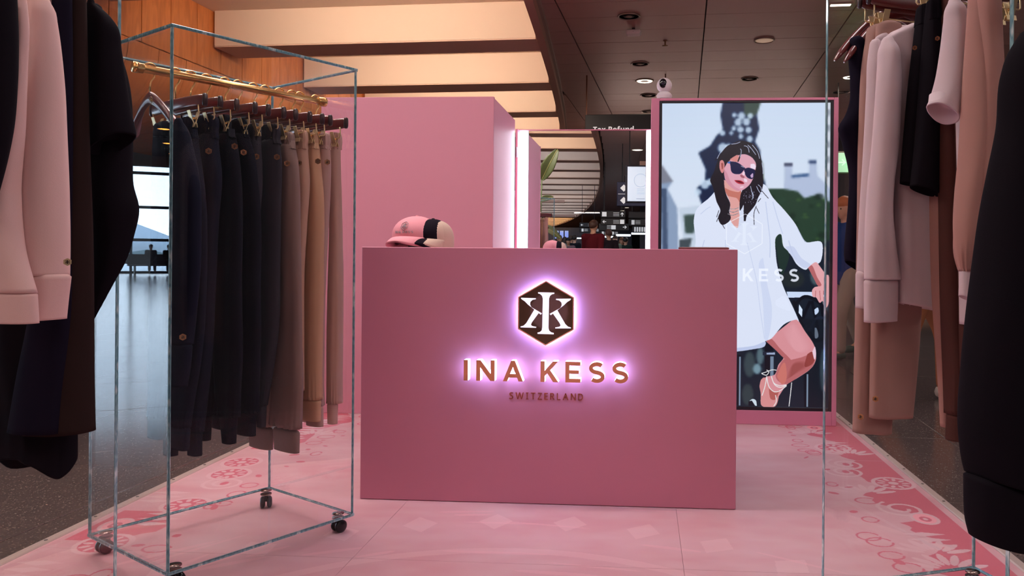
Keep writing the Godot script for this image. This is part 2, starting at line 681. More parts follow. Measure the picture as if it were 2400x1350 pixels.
func build_hall() -> void:
	var terr := terrazzo_mat()
	var fl := structure("floor", "dark speckled terrazzo floor of the terminal hall around the pink platform", "floor")
	slab("screed", fl, terr, -43.4, 14, -0.3, -0.034, -55, 39)
	var tile := bx(Vector3.ZERO, Vector3(1.194, 0.012, 1.194), 0.002)
	tile.generate_normals()
	var tm := tile.commit()
	for g in [[-7.8, -2.2, 1.6, 13.4], [0.9, 4.6, 1.6, 13.2]]:
		var a: float = g[0]
		while a < g[1]:
			var b: float = g[2]
			while b < g[3]:
				part("tile", tm, terr, fl, Vector3(a, -0.036, -b))
				b += 1.2
			a += 1.2
	var plaster := mat("hall_plaster", c8(120, 112, 110), 0.8)
	var dark := mat("dark_shopfront", c8(34, 30, 40), 0.45)
	var w := structure("wall_back", "dark shopfront wall behind the display with a pale base strip", "wall")
	slab("shopfront_wall", w, dark, -1.6, 14, -0.03, 3.6, 13.5, 13.9)
	slab("base_strip", w, mat("pale_base", c8(176, 140, 112), 0.6), -1.6, 14, -0.03, 0.1, 13.44, 13.5)
	for k in 6:
		slab("shopfront_mullion", w, mat("dark_steel", c8(26, 24, 30), 0.4, 0.4), 1.9 + k * 1.4, 1.96 + k * 1.4, 0.1, 3.2, 13.4, 13.5)
	w = structure("wall_right", "grey plaster wall on the right of the hall", "wall")
	slab("plaster_wall", w, plaster, 14, 14.4, -0.1, 4, -55, 13.9)
	w = structure("wall_far", "grey plaster wall behind the pink cabinet", "wall")
	slab("plaster_wall", w, plaster, -1.9, -1.6, -0.1, 8, 13.5, 39)
	w = structure("wall_front", "dark end wall of the concourse seen only in the mirror", "wall")
	slab("plaster_wall", w, mat("concourse_end", c8(60, 58, 66), 0.7), -43.4, 14.4, -0.1, 9, -55.4, -55)
	w = structure("wall_side", "plain plaster wall closing the far end of the window hall", "wall")
	slab("plaster_wall", w, plaster, -43.4, -1.6, -0.1, 8, 39, 39.4)
	# window wall far to the left; the glass rack's side pane mirrors it
	var frame := mat("window_frame", c8(52, 60, 72), 0.5, 0.2)
	var pane := glass("window_glass", Color.WHITE, 0.02)
	w = structure("wall_left", "unseen plaster wall around the tall windows on the far left of the hall", "wall")
	slab("plaster_wall", w, plaster, -43.4, -43, -0.1, 9, -55, -8)  # out of view, its extent limits the daylight from the windows
	slab("plaster_wall", w, plaster, -43.4, -43, -0.1, 9, 26, 39)
	slab("plaster_wall", w, plaster, -43.4, -43, 7.92, 9, -8, 26)
	var win := structure("window_1", "tall window wall with dark horizontal bars, mirrored in the glass rack on the left", "window")
	for h in [0.0, 0.5, 1.62, 3.25, 4.95, 7.85]:
		slab("window_rail", win, frame, -43.2, -43.04, h - 0.07, h + 0.07, -8, 26, 0.01)
	for k in 12:
		var b0 := -7.96 + k * 3.08 + (1.4 if k > 0 and k < 11 else 0.0)
		slab("window_mullion", win, frame, -43.18, -43.06, -0.03, 7.9, b0, b0 + 0.12, 0.01)
		if k == 11: break
		var b1 := -7.96 + (k + 1) * 3.08 + (1.4 if k < 10 else 0.0)
		for q in [[0.07, 0.43], [0.57, 1.55], [1.69, 3.18], [3.32, 4.88], [5.02, 7.78]]:
			var g := flat()
			quad(g, Vector3(-43.12, q[0], -b0 - 0.12), Vector3(-43.12, q[1], -b0 - 0.12), Vector3(-43.12, q[1], -b1), Vector3(-43.12, q[0], -b1))
			part("window_pane", g, pane, win)

func build_ceiling() -> void:
	var metal := mat("ceiling_metal", c8(172, 136, 128), 0.4, 0.15)
	var metal2 := mat("ceiling_metal_warm", c8(176, 138, 128), 0.43, 0.15)
	var back := mat("ceiling_void", c8(48, 42, 42), 0.9)
	var c := structure("ceiling", "brown grey metal panel ceiling of the terminal with dark joints", "ceiling")
	ceil_node = c
	var outline := PackedVector2Array([Vector2(14, 13.9), Vector2(14, -55)])
	var eb := -55.0
	while eb < 13.9:
		outline.append(Vector2(edge_curve(eb), eb))
		eb += 1.0
	outline.append(Vector2(edge_curve(13.9), 13.9))
	var bk := flat()
	prism(bk, outline, 0, 0.4)
	var bo := part("ceiling_backing", bk, back, c)
	bo.rotation.x = -PI / 2
	bo.position.y = 3.222
	# panels one by one where the photograph shows them
	var b := 3.26
	var seams := [-1.62, -1.12, 0.18, 1.48, 2.78, 4.08, 5.38, 6.68, 7.98, 9.28, 10.58]
	while b < 13.4:
		for i in seams.size():
			var l0: float = seams[i - 1] if i > 0 else -9.0
			var l1: float = seams[i]
			var e0 := edge_curve(b) + 0.05
			var e1 := edge_curve(b + 0.42) + 0.05
			if l1 <= minf(e0, e1) + 0.02: continue
			var p := PackedVector2Array([Vector2(maxf(l0, e0) + 0.006, b + 0.003), Vector2(l1 - 0.006, b + 0.003), Vector2(l1 - 0.006, b + 0.417), Vector2(maxf(l0, e1) + 0.006, b + 0.417)])
			var st := flat()
			prism(st, p, 0, 0.02)
			var o := part("ceiling_panel", st, metal if (i + int(b * 7.0)) % 3 else metal2, c)
			o.rotation.x = -PI / 2
			o.position.y = 3.2 + (0.0012 if int(b * 9.0) % 2 else 0.0)
		b += 0.42
	# the rest of the panel ceiling, behind the photographer and above the front of the stand
	var st := flat()
	var bb := -54.6
	while bb < 3.2:
		var l := edge_curve(bb + 0.2) + 0.06
		while l < 13.0:
			var wdt := 1.3 - fposmod(l + 1.12, 1.3)
			if wdt < 0.08: wdt += 1.3
			box(st, Vector3(l + wdt / 2, 3.21, -(bb + 0.42)), Vector3(wdt - 0.006, 0.02, 0.835), 0.0)
			l += wdt
		bb += 0.84
	tag(part("ceiling_panels_behind", st, metal, c), "", "", "", "stuff")
	# low ceiling over the window side and the bulkhead in front of the tall window
	var low := structure("ceiling_lower", "low grey ceiling over the window side beyond the wooden bulkhead", "ceiling")
	slab("ceiling_board", low, mat("grey_ceiling", c8(176, 180, 188), 0.6), -19.1, -6.4, 3.2, 3.7, -55, 39)
	slab("white_bulkhead", low, mat("white_bulkhead", c8(205, 208, 212), 0.7), -19.4, -19.1, 2.98, 3.9, -55, 39)
	slab("ceiling_high", low, mat("high_ceiling", c8(170, 174, 180), 0.8), -43.4, -19.1, 7.9, 8.3, -55, 39)
	slab("bulkhead_upper", low, mat("grey_ceiling", Color.WHITE), -19.3, -19.1, 3.7, 8.0, -55, 39)
	slab("ceiling_fill", low, back, -6.4, -1.6, 3.46, 3.9, 13.5, 39.0)

# warm light coffers with a curved edge
var coffers: Node3D
var ceil_node: Node3D
func build_coffers() -> void:
	var cream := mat("coffer_cream", c8(222, 196, 176), 0.75)
	var fascia := mat("coffer_fascia", c8(176, 138, 122), 0.6)
	var c := structure("ceiling_coffer", "cream light coffers with broad beams and a curved brown edge", "ceiling")
	coffers = c
	slab("coffer_ceiling", c, cream, -9.0, -0.6, 3.46, 3.7, -55, 13.5)
	var k := -27
	while k <= 4:
		var b0 := 7.29 + k * 1.85
		if b0 < -30.0 or b0 > 12.9:
			k += 1
			continue
		var a1 := edge_curve(b0 + 0.2) - 0.04
		var a0 := -4.75 if b0 > 3.0 else minf(-4.75, a1 - 4.5)
		slab("coffer_beam", c, cream, a0, a1, 3.1, 3.46, b0, b0 + 0.44, 0.004)
		# beam soffit board
		slab("beam_soffit", c, mat("soffit_board", c8(216, 180, 160), 0.7), a0, a1, 3.088, 3.1, b0 + 0.002, b0 + 0.438, 0.002)
		k += 1
	# far warm coffers, thin fins
	var q := -31.0
	while q > -46.0:
		var a1 := edge_curve(q + 0.2) - 0.04
		slab("coffer_fin", c, cream, a1 - 6.0, a1, 3.1, 3.46, q, q + 0.35)
		q -= 1.25
	# curved edge board
	var rings := []
	var s := -46.0
	while s <= 13.5:
		var a := edge_curve(s)
		rings.append(PackedVector3Array([Vector3(a - 0.04, 3.06, -s), Vector3(a + 0.035, 3.06, -s), Vector3(a + 0.035, 3.47, -s), Vector3(a - 0.04, 3.47, -s)]))
		s += 0.5
	var st := flat()
	skin(st, rings)
	part("coffer_edge", st, fascia, c)
	rings = []
	s = 2.0
	while s <= 13.5:
		var a := edge_curve(s)
		rings.append(PackedVector3Array([Vector3(a + 0.035, 3.15, -s), Vector3(a + 0.062, 3.15, -s), Vector3(a + 0.062, 3.2, -s), Vector3(a + 0.035, 3.2, -s)]))
		s += 0.5
	st = flat()
	skin(st, rings)
	part("shadow_trim", st, mat("trim_light", c8(160, 140, 130), 0.4, 0.4), c)
	# unseen lamps behind the lit beams, placed to light the next beam faces
	var fill_strip := glow("added_trough_glow", c8(255, 226, 200), 2.0)
	# added fill troughs that wash the metal ceiling, hung where no troughs are seen
	for e in [[2.4, 2.5, 4.0, 0.35, 1.0, 1.0], [6.2, 2.5, 4.0, 0.35, 1.0, 1.0], [0.4, 2.2, 13.3, 0.6, -1.0, 1.0], [1.8, 2.6, -1.5, 0.4, -1.0, 1.0], [5.0, 2.5, -21.7, 0.6, 1.0, 1.4], [-3.4, 2.4, -8.0, 0.8, -1.0, 0.4], [-3.4, 2.4, -15.0, 0.8, -1.0, 0.4]]:
		var t := part("added_trough_lamp", bx(Vector3(0, -0.05, 0), Vector3(3.6, 0.012, 0.1), 0.003), fascia, ceil_node, Vector3(e[0], e[1], -e[2]), 0.0 if e[4] < 0.0 else PI)
		part("lip", bx(Vector3(0, -0.02, -0.05), Vector3(3.6, 0.07, 0.006), 0.002), fascia, t)
		part("added_lamp_strip", bx(Vector3(0, -0.035, 0), Vector3(3.5, 0.014, 0.03), 0.003), fill_strip, t)
		if absf(e[2]) < 13.0:
			for qq in [-1.2, 1.2]: part("hanger_rod", bx(Vector3(qq, (3.2 - e[1]) / 2 - 0.02, 0), Vector3(0.012, 3.2 - e[1] + 0.04, 0.012), 0.002), fascia, t)
		area("added_trough_light", bvec(e[0], e[1] + 0.01, e[2]), bvec(0.0, e[3], e[4]), Vector2(3.5, 0.05), c8(255, 224, 210), ADDED_TROUGH_E * e[5])
	var lens := glow("coffer_lamp_glow", c8(255, 230, 200), 4.0)
	var body := mat("coffer_lamp_body", c8(200, 190, 176), 0.5)
	for kk in [-1, 0, 1, 2, 3]:
		unseen_coffer_lamp(7.29 + kk * 1.85 + 0.44, 1.0, body, lens, COFFER_E, c8(255, 234, 212))
	for kk in [-2, -3, -4, -5]:
		unseen_coffer_lamp(7.29 + kk * 1.85, -1.0, body, lens, COFFER_E, c8(255, 234, 212))
	var cool := glow("added_cool_glow", c8(214, 226, 240), 2.0)  # added cool lamps that brighten the middle coffers
	for kk in range(-19, -5):
		unseen_coffer_lamp(7.29 + kk * 1.85, -1.0, body, cool, COFFER_E * 0.6, c8(214, 224, 240))
	q = -31.0
	while q > -46.0:
		unseen_coffer_lamp(q, -1.0, body, lens, COFFER_E * 0.6, c8(255, 214, 160))
		spot_lamp(q + 0.35, lens)
		q -= 1.25

const ADDED_TROUGH_E := 1.45
const COFFER_E := 2.8
func unseen_coffer_lamp(b: float, dir: float, body: Material, lens: Material, e: float, c: Color) -> void:  # unseen lamp, placed to light the face of the neighbouring beam
	var a := edge_curve(b) - 1.5
	var o := part("unseen_coffer_lamp", bx(Vector3(0, 0.09, -0.025), Vector3(2.6, 0.09, 0.05), 0.005), body, coffers, Vector3(a, 3.2, -b), 0.0 if dir > 0 else PI)
	part("lamp_lens", bx(Vector3(0, 0.08, -0.056), Vector3(2.56, 0.06, 0.012), 0.003), lens, o)
	area("unseen_coffer_light", bvec(a, 3.28, b + 0.08 * dir), bvec(0, -0.1, dir), Vector2(2.5, 0.06), c, e)

func spot_lamp(b: float, lens: Material) -> void:
	var t := thing("coffer_spot", "small bright lamp at the end of a far warm coffer in the mirror", "lamp", bvec(edge_curve(b) - 0.3, 3.2, b), -THB, "small lamps along the far curved edge")
	part("lamp_body", bx(Vector3(0, 0.06, -0.02), Vector3(0.3, 0.14, 0.04), 0.01), mat("coffer_lamp_body", Color.WHITE), t)
	part("lamp_lens", bx(Vector3(0, 0.06, -0.044), Vector3(0.24, 0.1, 0.01), 0.003), lens, t)

# wooden bulkhead: strips that run down and curl under
func build_wood() -> void:
	var g := ramp([[0.0, c8(186, 108, 56)], [0.45, c8(222, 138, 78)], [0.7, c8(206, 124, 68)], [1.0, c8(234, 154, 92)]])
	var m := mat("warm_wood", Color.WHITE, 0.42)
	m.albedo_texture = noise_tex(21, 0.012, 256, FastNoiseLite.TYPE_SIMPLEX_SMOOTH, 4, g)
	m.uv1_triplanar = true
	m.uv1_world_triplanar = true
	m.uv1_scale = Vector3(2.2, 0.35, 2.2)
	m.clearcoat_enabled = true
	m.clearcoat = 0.3
	m.clearcoat_roughness = 0.3
	var dark := mat("wood_gap", c8(40, 22, 14), 0.8)
	var w := structure("wall_bulkhead", "orange brown wooden bulkhead of curved strips below the cream coffers", "wall")
	var prof := []
	for i in 4:
		prof.append([Vector2(-4.78, 3.46 - i * 0.2), Vector2(1, 0)])
	for i in 13:
		var an := PI / 2 * i / 12
		prof.append([Vector2(-5.43 + 0.65 * cos(an), 2.84 - 0.62 * sin(an)), Vector2(cos(an), -sin(an))])
	prof.append([Vector2(-5.8, 2.2), Vector2(0, -1)])
	prof.append([Vector2(-6.5, 2.19), Vector2(0, -1)])
	for piece in [[0, 4], [3, 19]]:
		var b := 3.0 + (0.0 if piece[0] else 0.16)
		while b < 13.4:
			var rings := []
			for i in range(piece[0], mini(piece[1], prof.size())):
				var p: Vector2 = prof[i][0]
				var nn: Vector2 = prof[i][1]
				if i == piece[0] and i > 0: p.y -= 0.004
				if i == piece[1] - 1 and piece[0] == 0: p.y += 0.004
				var q := p - nn * 0.018
				rings.append(PackedVector3Array([Vector3(p.x, p.y, -b - 0.005), Vector3(p.x, p.y, -b - 0.385), Vector3(q.x, q.y, -b - 0.385), Vector3(q.x, q.y, -b - 0.005)]))
			var st := SurfaceTool.new()
			st.begin(Mesh.PRIMITIVE_TRIANGLES)
			# smooth along the curl, sharp on the edges
			for f in 4:
				st.set_smooth_group(f)
				for i in rings.size() - 1:
					quad(st, rings[i][f], rings[i][(f + 1) % 4], rings[i + 1][(f + 1) % 4], rings[i + 1][f])
			part("wood_strip", st, m, w)
			b += 0.39
	var rings := []
	for e in [[3.0], [13.45]]:
		var r := PackedVector3Array()
		for p in prof: r.append(Vector3(p[0].x - p[1].x * 0.02, p[0].y - p[1].y * 0.02, -e[0]))
		r.append(Vector3(-6.5, 3.46, -e[0]))
		rings.append(r)
	part("bulkhead_core", skin(flat(), rings), dark, w)

func build_outside() -> void:
	var g := structure("ground", "airfield apron and grass outside the window", "ground")
	slab("apron", g, mat("apron", c8(150, 156, 158), 0.9), -135, -43.6, -6.4, -6, -400, 400)
	slab("grass_strip", g, mat("airfield_grass", c8(108, 128, 92), 1.0), -430, -135, -6.4, -5.95, -500, 500)
	var h := structure("hills", "hazy hills and a belt of trees on the horizon", "hill")
	for e in [[760.0, 50.0, c8(172, 184, 196), 3.0], [420.0, 14.0, c8(92, 108, 110), 9.0]]:  # haze of distance is put into the ridge and tree colours
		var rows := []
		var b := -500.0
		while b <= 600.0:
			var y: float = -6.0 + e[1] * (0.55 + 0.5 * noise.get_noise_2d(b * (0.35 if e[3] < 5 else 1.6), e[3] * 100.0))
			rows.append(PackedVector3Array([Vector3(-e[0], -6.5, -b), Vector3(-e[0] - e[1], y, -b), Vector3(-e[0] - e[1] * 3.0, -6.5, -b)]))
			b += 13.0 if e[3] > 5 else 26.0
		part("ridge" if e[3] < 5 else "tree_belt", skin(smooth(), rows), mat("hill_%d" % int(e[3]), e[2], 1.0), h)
	# a parked airliner
	var p := in_pane(372, 588, 130)
	var t := thing("airplane", "white airliner parked on the apron outside the far window", "airplane", Vector3(p.x, -2.6, p.z), -THB + PI / 2 + 0.1)
	var wm := mat("airplane_white", c8(225, 228, 232), 0.4)
	var prof := []
	for i in 15:
		var u := i / 14.0
		prof.append([maxf(0.05, 2.0 * pow(sin(PI * pow(u, 0.6)), 0.45)), u * 36.0 - 18.0])
	part("fuselage", lathe(smooth(), prof, 20, Vector3.ZERO, Basis(Vector3(0, 0, 1), PI / 2)), wm, t)
	var st := flat()
	prism(st, pv([-13.5, 1.5, -10, 1.5, -13, 7.5, -15.5, 7.5]), -0.2, 0.2)
	part("tail_fin", st, mat("airplane_tail", c8(190, 60, 60), 0.5), t, Vector3(26, 0, 0))
	st = flat()
	prism(st, pv([-3, -1, 4, -1, 0, 15, -2, 15]), -0.2, 0.2)
	var wing := part("wing", st, wm, t, Vector3(0, -1, 0))
	wing.rotation.x = PI / 2
	part("landing_gear", bx(Vector3(0, -2.7, 0), Vector3(0.8, 1.6, 4.0), 0.1), mat("dark_steel", Color.BLACK), t)

# ================================================================ printed platform
func platform_picture() -> Image:
	var W := 1024
	var H := 2048
	var ma := 3.25 / W      # metres per pixel across
	var small := Image.create(128, 256, false, Image.FORMAT_RGB8)
	var pale := c8(212, 172, 178)
	var pink := c8(202, 142, 150)
	for y in 256:
		for x in 128:
			var n := noise.get_noise_2d(x * 1.6 + 30.0 * noise.get_noise_2d(x, y * 0.5), y * 3.5) * 0.5 + 0.5
			n += 0.35 * noise.get_noise_2d(x * 5.0, y * 11.0)
			small.set_pixel(x, y, pale.lerp(pink, clampf(n * 0.75, 0, 1)))
	small.resize(W, H, Image.INTERPOLATE_CUBIC)
	var im := small
	var r := RandomNumberGenerator.new()
	r.seed = 5
	# faint medallion in the middle: rings of strokes and diamonds
	var mc := Vector2(0.5 * W, 1660)
	for ring in [[160.0, 12.0], [230.0, 10.0], [330.0, 14.0]]:
		var pts := PackedVector2Array()
		for i in 64: pts.append(mc + Vector2(ring[0], 0).rotated(TAU * i / 64))
		var half := stroke(pts, ring[1], true)
		fill_poly(im, half, Color(0.92, 0.75, 0.77, 0.3))
	for i in 30:
		var a := TAU * i / 30
		var c := mc + Vector2(420, 0).rotated(a)
		fill_poly(im, PackedVector2Array([c + Vector2(26, 0).rotated(a), c + Vector2(0, 20).rotated(a), c - Vector2(26, 0).rotated(a), c - Vector2(0, 20).rotated(a)]), Color(0.93, 0.78, 0.79, 0.3))
	for i in 90:
		var a := r.randf() * TAU
		var q := r.randf_range(120, 520)
		var c := mc + Vector2(q, 0).rotated(a)
		fill_poly(im, blob(c.x, c.y, r.randf_range(20, 60), r.randf_range(2, 5), 12, a + PI / 2 + r.randf_range(-0.3, 0.3)), Color(0.93, 0.7, 0.74, 0.3))
	# ornate bands along both edges: rose ground with pale drawn flowers, petals and scrolls
	var rose := c8(200, 102, 118)
	var light := c8(214, 174, 180)
	for sidex in 2:
		var y := -20.0
		while y < H:
			# ragged inner edge of the band
			var wdt := r.randf_range(70, 98)
			var len := r.randf_range(90, 170)
			var poly := PackedVector2Array()
			poly.append(Vector2(10, y))
			var n := 12
			for i in n + 1:
				poly.append(Vector2(wdt * (0.62 + 0.38 * sin(PI * i / n)) + r.randf_range(-9, 9), y + len * i / n))
			poly.append(Vector2(10, y + len))
			if sidex: poly = moved(poly, Vector2(-1, 1), Vector2(W, 0))
			if r.randf() < 0.86: fill_poly(im, poly, rose)
			y += len * r.randf_range(0.9, 1.02)
		y = 20.0
		while y < H:
			var x := r.randf_range(20, 88)
			if sidex: x = W - x
			var k := r.randi() % 5
			if k == 0:      # round flower
				fill_poly(im, blob(x, y, 30, 30), light)
				fill_poly(im, blob(x, y, 24, 24), rose)
				for i in 10:
					var a := TAU * i / 10
					fill_poly(im, blob(x + 17 * cos(a), y + 17 * sin(a), 6, 3, 10, a), light)
				fill_poly(im, blob(x, y, 7, 7), light)
			elif k == 1:    # spray of petals
				for i in 7:
					var a := -1.2 + i * 0.4
					fill_poly(im, blob(x + 28 * sin(a), y - 28 * cos(a), 4.5, 16, 12, a), light)
			elif k == 2:    # scroll ring
				var pts := PackedVector2Array()
				for i in 26: pts.append(Vector2(x, y) + Vector2(8 + i * 0.9, 0).rotated(i * 0.42))
				fill_poly(im, stroke(pts, 5.0), light)
				fill_poly(im, blob(x, y, 5, 8), rose)
			elif k == 3:    # diamonds
				for i in 3:
					var yy := y + i * 17
					fill_poly(im, PackedVector2Array([Vector2(x - 26, yy), Vector2(x, yy - 7), Vector2(x + 26, yy - 2), Vector2(x, yy + 6)]), light)
			else:           # drop
				fill_poly(im, blob(x, y, 17, 22), light)
				fill_poly(im, blob(x, y, 13, 17), c8(236, 160, 170))
				fill_poly(im, blob(x, y + 2, 7, 9), rose)
				fill_poly(im, blob(x, y + 2, 3, 4), light)
			y += r.randf_range(34, 62)
		# drawn strokes on the pale inside next to the band
		for i in 70:
			var yy := r.randf_range(0, H)
			var xx := r.randf_range(92, 128)
			if sidex: xx = W - xx
			if r.randf() < 0.5:
				fill_poly(im, blob(xx, yy, r.randf_range(3, 9), r.randf_range(2, 5), 10, r.randf() * 3), rose)
			else:
				fill_poly(im, stroke(blob(xx, yy, r.randf_range(7, 15), r.randf_range(9, 14), 18), 2.5, true), rose)
	return im

func build_platform() -> void:
	var m := mat("printed_platform", Color.WHITE, 0.55)
	m.albedo_texture = ImageTexture.create_from_image(platform_picture())
	m.metallic_specular = 0.4
	var side := mat("platform_side", c8(190, 150, 150), 0.7)
	var t := thing("floor_platform", "pale pink printed platform with rose ornament along its edges", "platform", Vector3.ZERO, -THP, "", "structure")
	var A0 := -2.03
	var A1 := 1.22
	var B0 := 0.3
	var B1 := 6.8
	part("platform_base", bx(Vector3((A0 + A1) / 2, -0.018, -(B0 + B1) / 2), Vector3(A1 - A0 - 0.01, 0.024, B1 - B0 - 0.01), 0.002), side, t)
	var cuts_a := [A0, -0.947, 0.137, A1]
	var cuts_b := [B0, 2.47, 4.63, B1]
	for i in 3:
		for j in 3:
			var a0: float = cuts_a[i] + 0.0006
			var a1: float = cuts_a[i + 1] - 0.0006
			var b0: float = cuts_b[j] + 0.0006
			var b1: float = cuts_b[j + 1] - 0.0006
			var st := flat()
			var P := [Vector3(a0, 0, -b0), Vector3(a0, 0, -b1), Vector3(a1, 0, -b1), Vector3(a1, 0, -b0)]
			var U := []
			for p in P: U.append(Vector2((p.x - A0) / (A1 - A0), 1.0 - (-p.z - B0) / (B1 - B0)))
			for q in [0, 1, 2, 0, 2, 3]:
				st.set_uv(U[q]); st.add_vertex(P[q])
			for q in 4:
				var a: Vector3 = P[q]
				var b: Vector3 = P[(q + 1) % 4]
				for v in [a, b, b - Vector3(0, 0.006, 0), a, b - Vector3(0, 0.006, 0), a - Vector3(0, 0.006, 0)]:
					st.set_uv(U[q]); st.add_vertex(v)
			part("floor_panel", st, m, t)
	var alu := mat("edge_strip", c8(196, 176, 168), 0.45, 0.3)
	var screw := mat("screw_steel", c8(120, 112, 108), 0.4, 0.8)
	for s in [A0 - 0.018, A1 + 0.018]:
		var e := thing("trim_1" if s < 0 else "trim_2", "pale metal strip with small screws along the %s edge of the pink platform" % ("left" if s < 0 else "right"), "edge trim", pvec(s, 0, (B0 + B1) / 2), -THP, "", "structure")
		part("strip", bx(Vector3(0, -0.012, 0), Vector3(0.036, 0.034, B1 - B0), 0.004), alu, e)
		var b := -(B1 - B0) / 2 + 0.2
		while b < (B1 - B0) / 2:
			part("screw", lathe(smooth(), [[0.006, 0.004], [0.0055, 0.0062], [0.0, 0.0066]], 10, Vector3(0, 0.001, b)), screw, e)
			b += 0.24

# ================================================================ lamps of the hall
func hall_lights() -> void:
	var trim := mat("lamp_trim", c8(170, 150, 140), 0.35, 0.6)
	var dark := mat("lamp_cavity", c8(60, 50, 52), 0.4, 0.5)
	var lit := glow("downlight_glow", c8(255, 240, 214), 3.0)
	var dim := glow("downlight_dim", c8(214, 176, 140), 0.35)
	# [x, y, radius, kind, words]
	for e in [
			[1474, 38, 0.105, 0, "large unlit round ceiling lamp above the white ceiling box"],
			[1500, 149, 0.105, 0, "unlit round ceiling lamp just before the glowing ring lamp"],
			[1511, 189, 0.115, 1, "glowing ring lamp in the metal ceiling left of the white camera"],
			[1520, 223, 0.115, 0, "unlit round ceiling lamp close behind the glowing ring lamp"],
			[1520, 261, 0.115, 0, "small unlit ceiling lamp just above the black hanging sign"],
			[1791, 94, 0.105, 2, "pale disc lamp in the ceiling right of the centre seam"],
			[1757, 184, 0.105, 0, "dark round ceiling vent above the display screen"],
			[1972, 215, 0.12, 0, "dull round ceiling lamp behind the glass edge, right of the display"],
			[1993, 180, 0.1, 1, "small bright ceiling lamp beside the black sleeveless top"]]:
		var p := on_height(e[0], e[1], 3.2)
		var t := thing("ceiling_lamp", e[4], "ceiling lamp", p)
		var r: float = e[2]
		part("trim_ring", lathe(smooth(), [[r, 0.0], [r * 1.02, -0.006], [r * 0.96, -0.012], [r * 0.86, -0.008], [r * 0.84, 0.002]], 28), trim, t)
		if e[3] == 1:
			part("glowing_ring", lathe(smooth(), [[r * 0.85, -0.004], [r * 0.8, -0.012], [r * 0.52, -0.012], [r * 0.5, -0.004]], 28), lit, t)
			part("centre_cap", lathe(smooth(), [[r * 0.5, -0.006], [r * 0.4, -0.01], [0.0, -0.011]], 24), trim, t)
			area("downlight_light", p - Vector3(0, 0.03, 0), Vector3.DOWN, Vector2(r * 1.5, r * 1.5), c8(255, 236, 206), 0.5)
		else:
			part("cavity", lathe(smooth(), [[r * 0.84, -0.004], [r * 0.6, -0.0015], [0.0, -0.001]] if e[3] == 0 else [[r * 0.84, -0.004], [r * 0.6, -0.008], [0.0, -0.009]], 24), dark if e[3] == 0 else dim, t)
			if e[3] == 0:
				part("bulb", lathe(smooth(), [[r * 0.3, -0.002], [r * 0.26, -0.01], [0.0, -0.013]], 16), trim, t)
	for e in [[335, 298, "uppermost"], [344, 332, "middle"], [356, 357, "lowest"]]:
		var p := in_pane(e[0], e[1], -on_height(e[0], e[1], 3.2).z)
		p.y = 3.2
		var t := thing("downlight", "%s of three glowing orange downlights in the low ceiling towards the window" % e[2], "ceiling lamp", p)
		part("trim_ring", lathe(smooth(), [[0.115, 0.0], [0.117, -0.006], [0.1, -0.01], [0.098, 0.002]], 24), trim, t)
		part("diffuser", lathe(smooth(), [[0.098, -0.003], [0.09, -0.007], [0.0, -0.008]], 24), glow("downlight_orange", c8(255, 150, 60), 12.0), t)
	for e in [[330, 316, "upper"], [345, 345, "lower"]]:
		var p := in_pane(e[0], e[1], -on_height(e[0], e[1], 3.2).z)
		p.y = 3.2
		var t := thing("ceiling_vent", "%s dark round vent in the low ceiling towards the window" % e[2], "vent", p)
		part("vent_ring", lathe(smooth(), [[0.15, 0.0], [0.15, -0.01], [0.12, -0.012], [0.118, 0.0]], 24), dark, t)
		part("vent_cone", lathe(smooth(), [[0.1, -0.002], [0.06, -0.012], [0.0, -0.013]], 20), mat("vent_black", c8(20, 18, 22), 0.7), t)
	# strip lamp top right
	var p := on_height(1970, 9, 3.2)
	var t := thing("strip_lamp", "short bright strip lamp in the ceiling at the top right", "ceiling lamp", p, -THB + 0.0)
	part("frame", bx(Vector3(0, -0.004, 0), Vector3(0.2, 0.012, 0.06), 0.003), trim, t)
	part("diffuser", bx(Vector3(0, -0.012, 0), Vector3(0.17, 0.008, 0.04), 0.002), lit, t)
	area("strip_light", p - Vector3(0, 0.03, 0), Vector3.DOWN, Vector2(0.17, 0.04), c8(255, 236, 210), 0.3)
	# white box and sprinkler
	p = on_height(1485, 66, 3.2)
	t = thing("access_point", "white rectangular box hanging below the metal ceiling panels", "ceiling box", p, -THB)
	part("housing", bx(Vector3(0, -0.045, 0), Vector3(0.145, 0.04, 0.12), 0.012), mat("white_plastic", c8(222, 212, 210), 0.5), t)
	part("bracket", bx(Vector3(0, -0.012, 0), Vector3(0.03, 0.03, 0.03), 0.004), dark, t)
	part("status_light", bx(Vector3(0.0, -0.05, 0.0605), Vector3(0.012, 0.003, 0.002), 0.0005), trim, t)
	p = on_height(1559, 95, 3.2)
	t = thing("sprinkler", "small brass sprinkler head in the metal ceiling", "sprinkler", p)
	part("stem", lathe(smooth(), [[0.022, 0.0], [0.02, -0.006], [0.008, -0.01], [0.007, -0.05], [0.0, -0.052]], 14), mat("brass_dull", c8(150, 110, 80), 0.4, 0.8), t)
	part("deflector", lathe(smooth(), [[0.0, -0.05], [0.03, -0.052], [0.03, -0.056], [0.0, -0.058]], 14), mat("brass_dull", Color.WHITE), t)
	# unseen flat ceiling lamps, placed to light the stand, the wood and the concourse
	var panel := glow("unseen_panel_glow", c8(255, 232, 214), 1.6)
